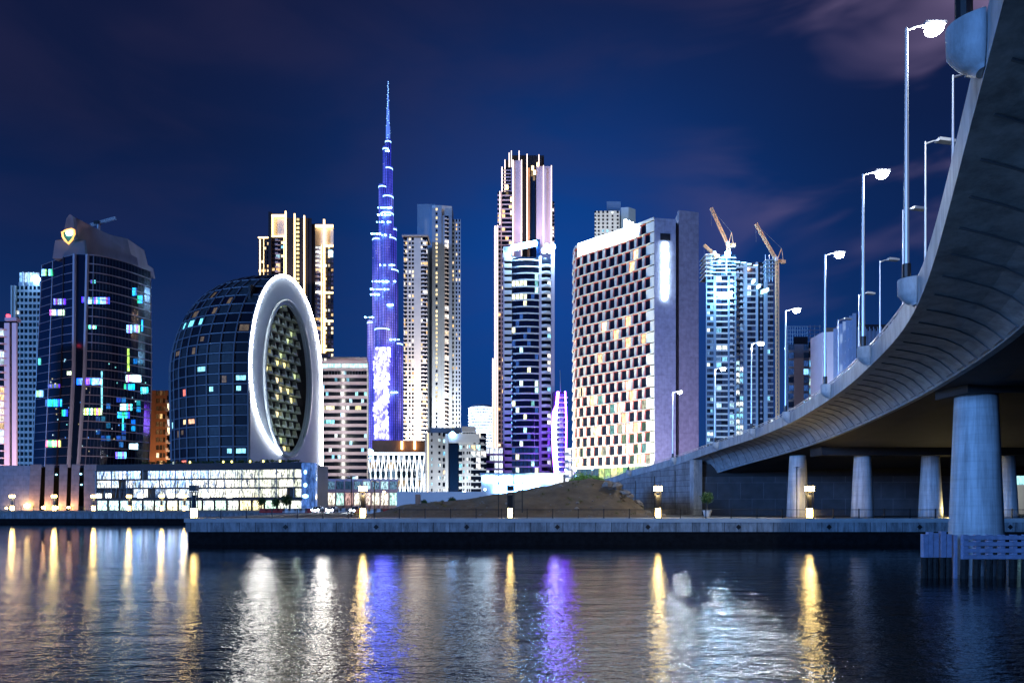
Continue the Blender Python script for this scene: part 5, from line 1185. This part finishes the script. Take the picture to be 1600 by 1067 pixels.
m.hexa([hp(u0, ZTp-3.2, .6), hp(u1, ZTp-3.2, .6), hp(u1, ZTp-3.2, .9), hp(u0, ZTp-3.2, .9)], [hp(u0, ZTp-.4, .6), hp(u1, ZTp-.4, .6), hp(u1, ZTp-.4, .9), hp(u0, ZTp-.4, .9)])
for k in range(3): m.hexa([hp(u1-6+k*1.6, ZTp+.3, .6), hp(u1-5+k*1.6, ZTp+.3, .6), hp(u1-5+k*1.6, ZTp+.3, 1.2), hp(u1-6+k*1.6, ZTp+.3, 1.2)], [hp(u1-6+k*1.6, ZTp+3.5-k, .6), hp(u1-5+k*1.6, ZTp+3.5-k, .6), hp(u1-5+k*1.6, ZTp+3.5-k, 1.2), hp(u1-6+k*1.6, ZTp+3.5-k, 1.2)])
m.build('roof_sign', M['sign'], T.root)
T.finish()
for u, e, col in ((6, 150000, (1, 1, .72)), (16, 190000, (1, 1, .70)), (26, 190000, (1, 1, .68)), (34, 150000, (1, 1, .72))):
    q = hp(u, 6, 24); light('facade_uplight', 'SPOT', (q[0], q[1], 5), e*.62, col, T.root, spot_size=R(110), aim=hp(u, 40, 0), shadow_soft_size=1)
light('slab_flood', 'SPOT', (P(1072, 215)[0], 212, 10), 24000, (1, .55, .85), T.root, spot_size=R(80), aim=(*P(1076, 252), 40), shadow_soft_size=1)
light('slab_flood', 'SPOT', (P(1036, 200)[0], 196, 12), 90000, (.5, .55, 1), T.root, spot_size=R(80), aim=(*P(1040, 249), 50), shadow_soft_size=1)
T = Tower('pale_apartment_tower', 'pale blue apartment tower peeping over the honeycomb hotel roof sign', 'building', 960, 620)
Y = 620; A, B, z0, z1 = slabbox(T, 929, 968, 330, Y, 16); facade(T, A, B, Z(400, Y), z1, 12, [('b', 2), ('p', 2), ('w', 2.4), ('p', 3), ('w', 2.4), ('p', 3), ('w', 2.4), ('p', 4), ('w', 2.4), ('p', 4), ('w', 2.6), ('p', 1)], .05, COOL, 'white', 'white')
slabbox(T, 948, 970, 315, Y+12, 14, 'bluegrey', name='wall'); T.one('wall', 'bluegrey', lambda m: m.prism([P(970, Y+10), P(982, Y+9), P(993, Y+14), (P(993, Y)[0], Y+26), (P(970, Y)[0], Y+26)], 3, Z(317, Y)))
T.finish()

light('tower_fill_light', 'SPOT', (P(955, 560)[0], 560, 150), 1100000, (.75, .88, 1), T.root, spot_size=R(80), aim=(*P(958, 620), 262), shadow_soft_size=1)  # fill spot added to brighten this otherwise dark tower
# ------------------------------------------------------------------ unfinished towers with cranes
T = Tower('unfinished_tower', 'blue floodlit tower under construction with open floors and cranes on top', 'building', 1155, 450)
Y = 450; A, B, z0, z1 = slabbox(T, 1103, 1150, 432, Y, 20); facade(T, A, B, z0, z1, 40, [('p', 1), ('w', 4), ('w', 4), ('p', 3), ('g', 7), ('g', 7), ('p', 2), ('b', 6), ('p', 2)], .13, COOL+[(.1, .2, .4)], 'bluegrey', 'white', dim=(.02, .04, .10))
A, B, z0, z1 = slabbox(T, 1150, 1208, 410, Y+4, 20); facade(T, A, B, z0, z1, 42, [('b', 5), ('b', 5), ('p', 5), ('g', 6), ('g', 6), ('p', 3), ('d', 3), ('g', 3), ('d', 2), ('p', 5), ('g', 4), ('g', 4)], .15, COOL+[(.1, .2, .4), (1, 1, 1.2)], 'bluegrey', 'grey', dim=(.015, .03, .09), litfn=lambda f, u: .8 if u < .15 and f < .55 else .07)
A, B, z0, z1 = slabbox(T, 1104, 1150, 398, Y+3, 14, 'glass_blue', 432, 'core'); facade(T, A, B, z0, z1, 6, [('g', 4), ('g', 4), ('f', .5), ('g', 4)], .35, [(.3, .7, 1.1), (.1, .4, .8)], 'bluegrey', 'white', dim=(.02, .1, .25))
for k in range(6):
    z = Z(432-k*6.5, Y); T.one('open_floor', 'white', lambda m: m.wbox(P(1101, Y), P(1113, Y), 0, 5, z, z+.5, -12, 2))
for px in (1104, 1111, 1196, 1202, 1207): T.one('scaffold_post', 'steel', lambda m: m.tube([(*P(px, Y), Z(440, Y)), (*P(px, Y), Z(398, Y))], .2, 5))
for k in range(5):
    z = Z(432-k*6, Y); T.one('open_floor', 'bluegrey', lambda m: m.wbox(P(1195, Y), P(1209, Y), 0, 6, z, z+.4, -10, 2))
for (a, b, py) in ((1122, 1143, 462),): 
    for k in range(5): T.one('floodlight', 'floodw', lambda m: m.lathe((*P(a+(b-a)*(k+.5)/5, Y-2), Z(py+3, Y)), [(.2, 0), (1.1, .5), (1.3, 1.8), (.3, 2.6)], 8))
T.one('floodlight', 'floodw', lambda m: m.lathe((*P(1137, Y-1), Z(402, Y)), [(.2, 0), (1.8, .8), (2.0, 2.8), (.3, 4)], 8))
for a in ((1150, 404, 8), (1160, 405, 7), (1170, 407, 6), (1180, 409, 6)): T.one('parapet_light', 'cool', lambda m: m.box(P(a[0], Y)[0], P(a[0]+a[2], Y)[0], Y+2, Y+3, Z(a[1]+4, Y), Z(a[1]+3, Y)))
for px, py in ((1185, 444), (1192, 452), (1198, 450), (1177, 436)): T.one('work_light', 'cool', lambda m: m.box(P(px, Y)[0], P(px+3, Y)[0], Y-.5, Y+3.8, Z(py+5, Y), Z(py, Y)))
T.finish(); light('site_flood', 'POINT', (P(1134, Y-10)[0], Y-10, Z(455, Y)), 50000, (.3, .65, 1), T.root, shadow_soft_size=1); light('site_flood', 'POINT', (P(1139, Y-7)[0], Y-7, Z(398, Y)), 16000, (.3, .65, 1), T.root, shadow_soft_size=1)
light('site_flood', 'SPOT', (P(1160, Y-50)[0], Y-50, 20), 110000, (.42, .68, 1), T.root, spot_size=R(90), aim=(*P(1160, Y), 60), shadow_soft_size=2)
def crane(lab, Y, base, top, jib, cj, apex, group='tower cranes'):
    q = lambda a: ((a[0]-800)/F*Y, Y, Z(a[1], Y)); t = thing('tower_crane', lab, 'crane', q(base), group)
    m = MB(); lattice(m, q(base), q(top), 1.6, max(3, int((base[1]-top[1])/6)), .28); m.build('mast', M['crane'], t)
    m = MB(); lattice(m, q(top), q(jib), 1.3, 14, .24); m.build('jib', M['crane'], t)
    m = MB(); lattice(m, q(top), q(cj), 1.3, 3, .24); m.box(q(cj)[0]-1.2, q(cj)[0]+1.2, Y-1, Y+1, q(cj)[2]-1.6, q(cj)[2]+.4); m.build('counter_jib', M['crane'], t)
    m = MB(); m.tube([q(top), q(apex)], .3, 5); m.tube([q(cj), q(apex)], .2, 5); m.build('apex_frame', M['crane'], t)
    m = MB(); m.tube([q(apex), q(jib)], .07, 4); j = (jib[0]+.5, jib[1]+28); m.tube([q(jib), q(j)], .05, 4); m.build('cable', M['steel'], t)
    m = MB(); c = q((top[0]-2, top[1]-2)); m.box(c[0]-1, c[0]+.8, Y-2.4, Y-.9, c[2]-1.2, c[2]+1.2); m.build('cab', M['white'], t)
    light('crane_fill_light', 'POINT', (q(top)[0]-6, Y-22, q(top)[2]+8), 8000, (1, .62, .35), t, shadow_soft_size=.5)  # fill light added in front of the crane, no lamp stands there
crane('orange luffing crane on the unfinished tower roof, jib raised to the left', 448, (1138, 402), (1138, 384), (1111, 325), (1146, 382), (1143, 363))
crane('orange luffing crane on a full-height mast right of the unfinished tower', 446, (1215, 700), (1214, 408), (1181, 350), (1224, 408), (1221, 388))
crane('short pale crane jib at the left roof corner of the unfinished tower', 452, (1119, 404), (1117, 399), (1100, 383), (1121, 399), (1119, 394))

# ------------------------------------------------------------------ low rises right of the cranes
T = Tower('blue_apartment_block', 'blue glazed apartment block with a pale central strip, beside the bridge ramp lamps', 'building', 1248, 360)
Y = 360; A, B, z0, z1 = slabbox(T, 1232, 1264, 538, Y, 14, 'glass_blue'); facade(T, A, B, z0, z1, 20, [('g', 5), ('p', 4), ('p', 4), ('g', 5)], .15, [(.2, .5, .9)], 'bluegrey', 'bluegrey', dim=(.02, .06, .2))
T.one('strip', 'white', lambda m: m.wbox(A, B, 2.6, 7.6, 3, Z(560, Y), .56, 1.0)); slabbox(T, 1240, 1262, 526, Y+6, 8, 'dark', 538, 'crown'); T.finish()
T = Tower('glass_balcony_block', 'apartment block with cyan and yellow lit balconies under scaffolding', 'building', 1275, 350)
Y = 350; A, B, z0, z1 = slabbox(T, 1264, 1286, 534, Y, 14, 'glass'); facade(T, A, B, z0, z1, 18, [('g', 4), ('f', .4), ('b', 4), ('b', 4)], .6, [(.2, .8, .9), (.9, .9, .3), (.7, 1.1, 1.0), (.1, .3, .5)], 'bluegrey', 'white')
for k in range(5):
    z = Z(534-k*6, Y); T.one('scaffold_tube', 'steel', lambda m: m.tube([(*P(1262, Y), z), (*P(1283, Y), z)], .16, 4))
for px in (1266, 1273, 1281): T.one('scaffold_tube', 'steel', lambda m: m.tube([(*P(px, Y), Z(534, Y)), (*P(px, Y), Z(508, Y))], .14, 4))
T.finish()
T = Tower('scaffolded_frame', 'faint blue scaffold frame rising behind the blue apartment block', 'building', 1250, 420)
Y = 420
for k in range(6): z = Z(540-k*6, Y); T.one('scaffold_tube', 'bluegrey', lambda m: m.tube([(*P(1230, Y), z), (*P(1262, Y), z)], .2, 4))
for k in range(9): T.one('scaffold_tube', 'bluegrey', lambda m: m.tube([(*P(1231+k*3.8, Y), 3), (*P(1231+k*3.8, Y), Z(510, Y))], .18, 4))
T.finish()
T = Tower('white_core_office', 'office block with a white stair tower and a gridded glass side facade', 'building', 1310, 300)
Y = 300; T.one('stair_tower', 'white', lambda m: m.prism([P(1285, Y), P(1303, Y-1), (P(1303, Y)[0], Y+12), (P(1285, Y)[0], Y+12)], 3, Z(519, Y)))
A, B = P(1303, Y), P(1338, Y-28); zt = Z(517, Y)
T.one('core', 'glass_blue', lambda m: m.prism([A, B, (B[0]+6, B[1]+8), (A[0]+2, A[1]+12)], 3, zt))
facade(T, A, B, 3, zt, 18, [('g', 3), ('f', .12)]*7, .2, [(1.1, 1.2, 1.3), (.2, .45, .9)], 'white', 'bluegrey', dim=(.02, .07, .3), litfn=lambda f, u: .9 if f < .62 and u < .45 else .12, sl=.15)
slabbox(T, 1290, 1312, 512, Y+6, 6, 'brown', 518, 'roof_plant'); T.finish()
light('stair_flood', 'SPOT', (P(1290, Y-20)[0], Y-22, 20), 60000, (.95, .9, 1), T.root, spot_size=R(80), aim=(*P(1294, Y), 50), shadow_soft_size=1)
T = Tower('dark_fin_block', 'dark block with closely spaced vertical fins half hidden by the bridge parapet', 'building', 1360, 270)
Y = 270; A, B, z0, z1 = slabbox(T, 1338, 1392, 507, Y, 14, 'dark')
for k in range(26): T.one('fin', 'bluegrey', lambda m: m.wbox(A, B, .3+k*.53, .42+k*.53, 3, z1-1-.8*(k % 3), .02, .35))
T.finish()
T = Tower('lit_service_building', 'white floodlit service building seen under the bridge behind the big pier', 'building', 1600, 135)
Y = 135; A, B, z0, z1 = slabbox(T, 1562, 1690, 715, Y, 12, 'white', name='wall')
T.window(wq(A, B, 1.4, 6.2, Z(757, Y), Z(722, Y), .05), (.35, .75, .8)); T.window(wq(A, B, 8, 13, Z(757, Y), Z(722, Y), .05), (.35, .7, .75)); T.finish()
light('service_light', 'AREA', (P(1590, 124)[0], 124, 9), 900, (.9, 1, .95), T.root, shape='RECTANGLE', size=8, size_y=2, aim=(*P(1590, 135), 6))

# ------------------------------------------------------------------ barriers, cars, small trees behind the near quay
bar = None
def barrier(px, Y, red):
    global bar
    x, y = P(px, Y); m = MB(); m.hexa([(x-.9, y-.28, 3.0), (x+.9, y-.28, 3.0), (x+.9, y+.28, 3.0), (x-.9, y+.28, 3.0)], [(x-.88, y-.12, 3.45), (x+.88, y-.12, 3.45), (x+.88, y+.12, 3.45), (x-.88, y+.12, 3.45)])
    m.box(x-.88, x+.88, y-.1, y+.1, 3.451, 4.0); return m.build('barrier', M['redpl'] if red else M['whitepl'], None)
k = 0
for px in list(range(412, 470, 9))+list(range(474, 560, 9)):
    r_ = (k//4) % 2 == 0; o = barrier(px, 152, r_); k += 1
    tag(o, ('red' if r_ else 'white')+' plastic road barrier in the row before the ring building', 'barrier', ('red' if r_ else 'white')+' road barriers before the ring building')
for px in range(562, 668, 10):
    r_ = (px//30) % 2 == 0; o = barrier(px, 140, r_)
    tag(o, ('red' if r_ else 'white')+' plastic road barrier in the row below the zigzag mall', 'barrier', ('red' if r_ else 'white')+' road barriers below the zigzag mall')
def car(px, Y, lab, paint):
    x, y = P(px, Y); t = thing('car', lab, 'car', (x, y, 3.0), 'cars queueing with headlights on')
    m = MB()
    prof = [(-2.2, .35), (-2.25, .75), (-2.0, .88), (-.95, .98), (-.35, 1.42), (1.1, 1.45), (1.75, 1.0), (2.15, .95), (2.2, .35)]
    m.hexa([(x-.86, y+a, 3+b) for a, b in prof], [(x+.86, y+a, 3+b) for a, b in prof]); m.build('body', paint, t)
    m = MB(); m.quad((x-.7, y-.98, 4.0), (x+.7, y-.98, 4.0), (x+.6, y-.42, 4.38), (x-.6, y-.42, 4.38)); m.build('windscreen', M['glass'], t)
    for sx_ in (-.88, .68):
        for sy_ in (-1.35, 1.35):
            m = MB(); m.tube([(x+sx_, y+sy_, 3.32), (x+sx_+.2, y+sy_, 3.32)], .33, 14); m.build('wheel', M['tyre'], t)
    for sx_ in (-.62, .62):
        m = MB(); m.lathe((x+sx_, y-2.27, 3.62), [(.05, 0), (.17, .03), (.19, .15), (.15, .27), (.05, .3)], 10); m.build('headlight', M['lamp'], t)
    light('headlight_beam', 'POINT', (x, y-2.8, 3.7), 500, (.7, .85, 1), t, shadow_soft_size=.2)
car(497, 146, 'silver car facing the water with dazzling headlights, below the ring building', M['carp'])
car(519, 147, 'silver car facing the water with dazzling headlights, below the striped office left part', M['carp'])
car(556, 145, 'silver car facing the water with dazzling headlights, beside the lit lantern', M['carp'])
for px, Y, zc, r_, lab in ((409, 165, 5.6, 1.1, 'round dark street tree before the glass podium, left one of the trio'), (431, 166, 5.4, 1.2, 'round dark street tree before the glass podium, middle of the trio'), (447, 165, 5.9, 1.5, 'round dark street tree before the glass podium corner, largest of the trio'),
                           (663, 150, 5.3, .8, 'small dark street tree below the white hotel portal'), (706, 150, 5.6, 1.0, 'small bushy street tree right of the white hotel portal'), (749, 150, 5.6, .8, 'small dark street tree at the right end of the white hotel')):
    topiary(px, Y, zc, r_, lab, pot=False, group='small street trees', name='street_tree')
T = Tower('site_hoarding', 'long pale site hoarding wall behind the barriers', 'wall', 700, 180)
T.one('panel', 'white', lambda m: m.box(P(620, 180)[0], P(760, 180)[0], 180, 180.4, 3, Z(768, 180))); T.one('door', 'brown', lambda m: m.box(P(649, 180)[0], P(656, 180)[0], 179.8, 179.98, 3, Z(772, 180))); T.finish()



# ------------------------------------------------------------------ plaza lights at the foot of the far towers
for k, (px, py, Y, mt) in enumerate(((578, 716, 380, 'floodw'), (600, 770, 230, 'warm'), (640, 772, 230, 'floodw'), (668, 776, 220, 'warm'), (690, 772, 230, 'floodw'), (725, 770, 225, 'floodw'), (742, 776, 215, 'warm'), (758, 766, 230, 'floodw'), (868, 744, 280, 'floodw'), (884, 735, 290, 'floodw'), (905, 727, 250, 'floodw'), (925, 733, 240, 'floodw'))):
    x, y = P(px, Y); z = Z(py, Y); t = thing('plaza_lamp', 'small '+('warm' if mt == 'warm' else 'white')+' plaza lamp on a dark pole below the far buildings', 'street lamp', (x, y, 3.0), ('warm' if mt == 'warm' else 'white')+' plaza lamps at the foot of the far buildings')
    m = MB(); m.tube([(x, y, 3.0), (x, y, z)], .1, 6); m.build('pole', M['black'], t)
    m = MB(); m.lathe((x, y, z), [(.1, 0), (.42, .15), (.42, .5), (.1, .65)], 10); m.build('lamp_globe', M[mt], t)
    light('lamp_light', 'POINT', (x, y-1, z), 1500, (1, .72, .4) if mt == 'warm' else (.8, .92, 1), t, shadow_soft_size=.4)

# ------------------------------------------------------------------ look-alikes are told apart by their order in the row
bpy.context.view_layer.update()
same = {}
for o in SC.objects:
    if o.parent is None and o.get('label') and o.get('kind') is None: same.setdefault(o['label'], []).append(o)
words = ['first', 'second', 'third', 'fourth', 'fifth', 'sixth', 'seventh', 'eighth', 'ninth', 'tenth', 'eleventh', 'twelfth', 'thirteenth', 'fourteenth']
def where(o):
    if o.type == 'MESH': c = sum((Vector(b) for b in o.bound_box), Vector())/8; c = o.matrix_world @ c
    else: c = o.matrix_world.translation
    return c.x/max(c.y, 1)
for lab, os_ in same.items():
    if len(os_) > 1:
        for k, o in enumerate(sorted(os_, key=where)): o['label'] = lab+', '+words[k]+' from left'
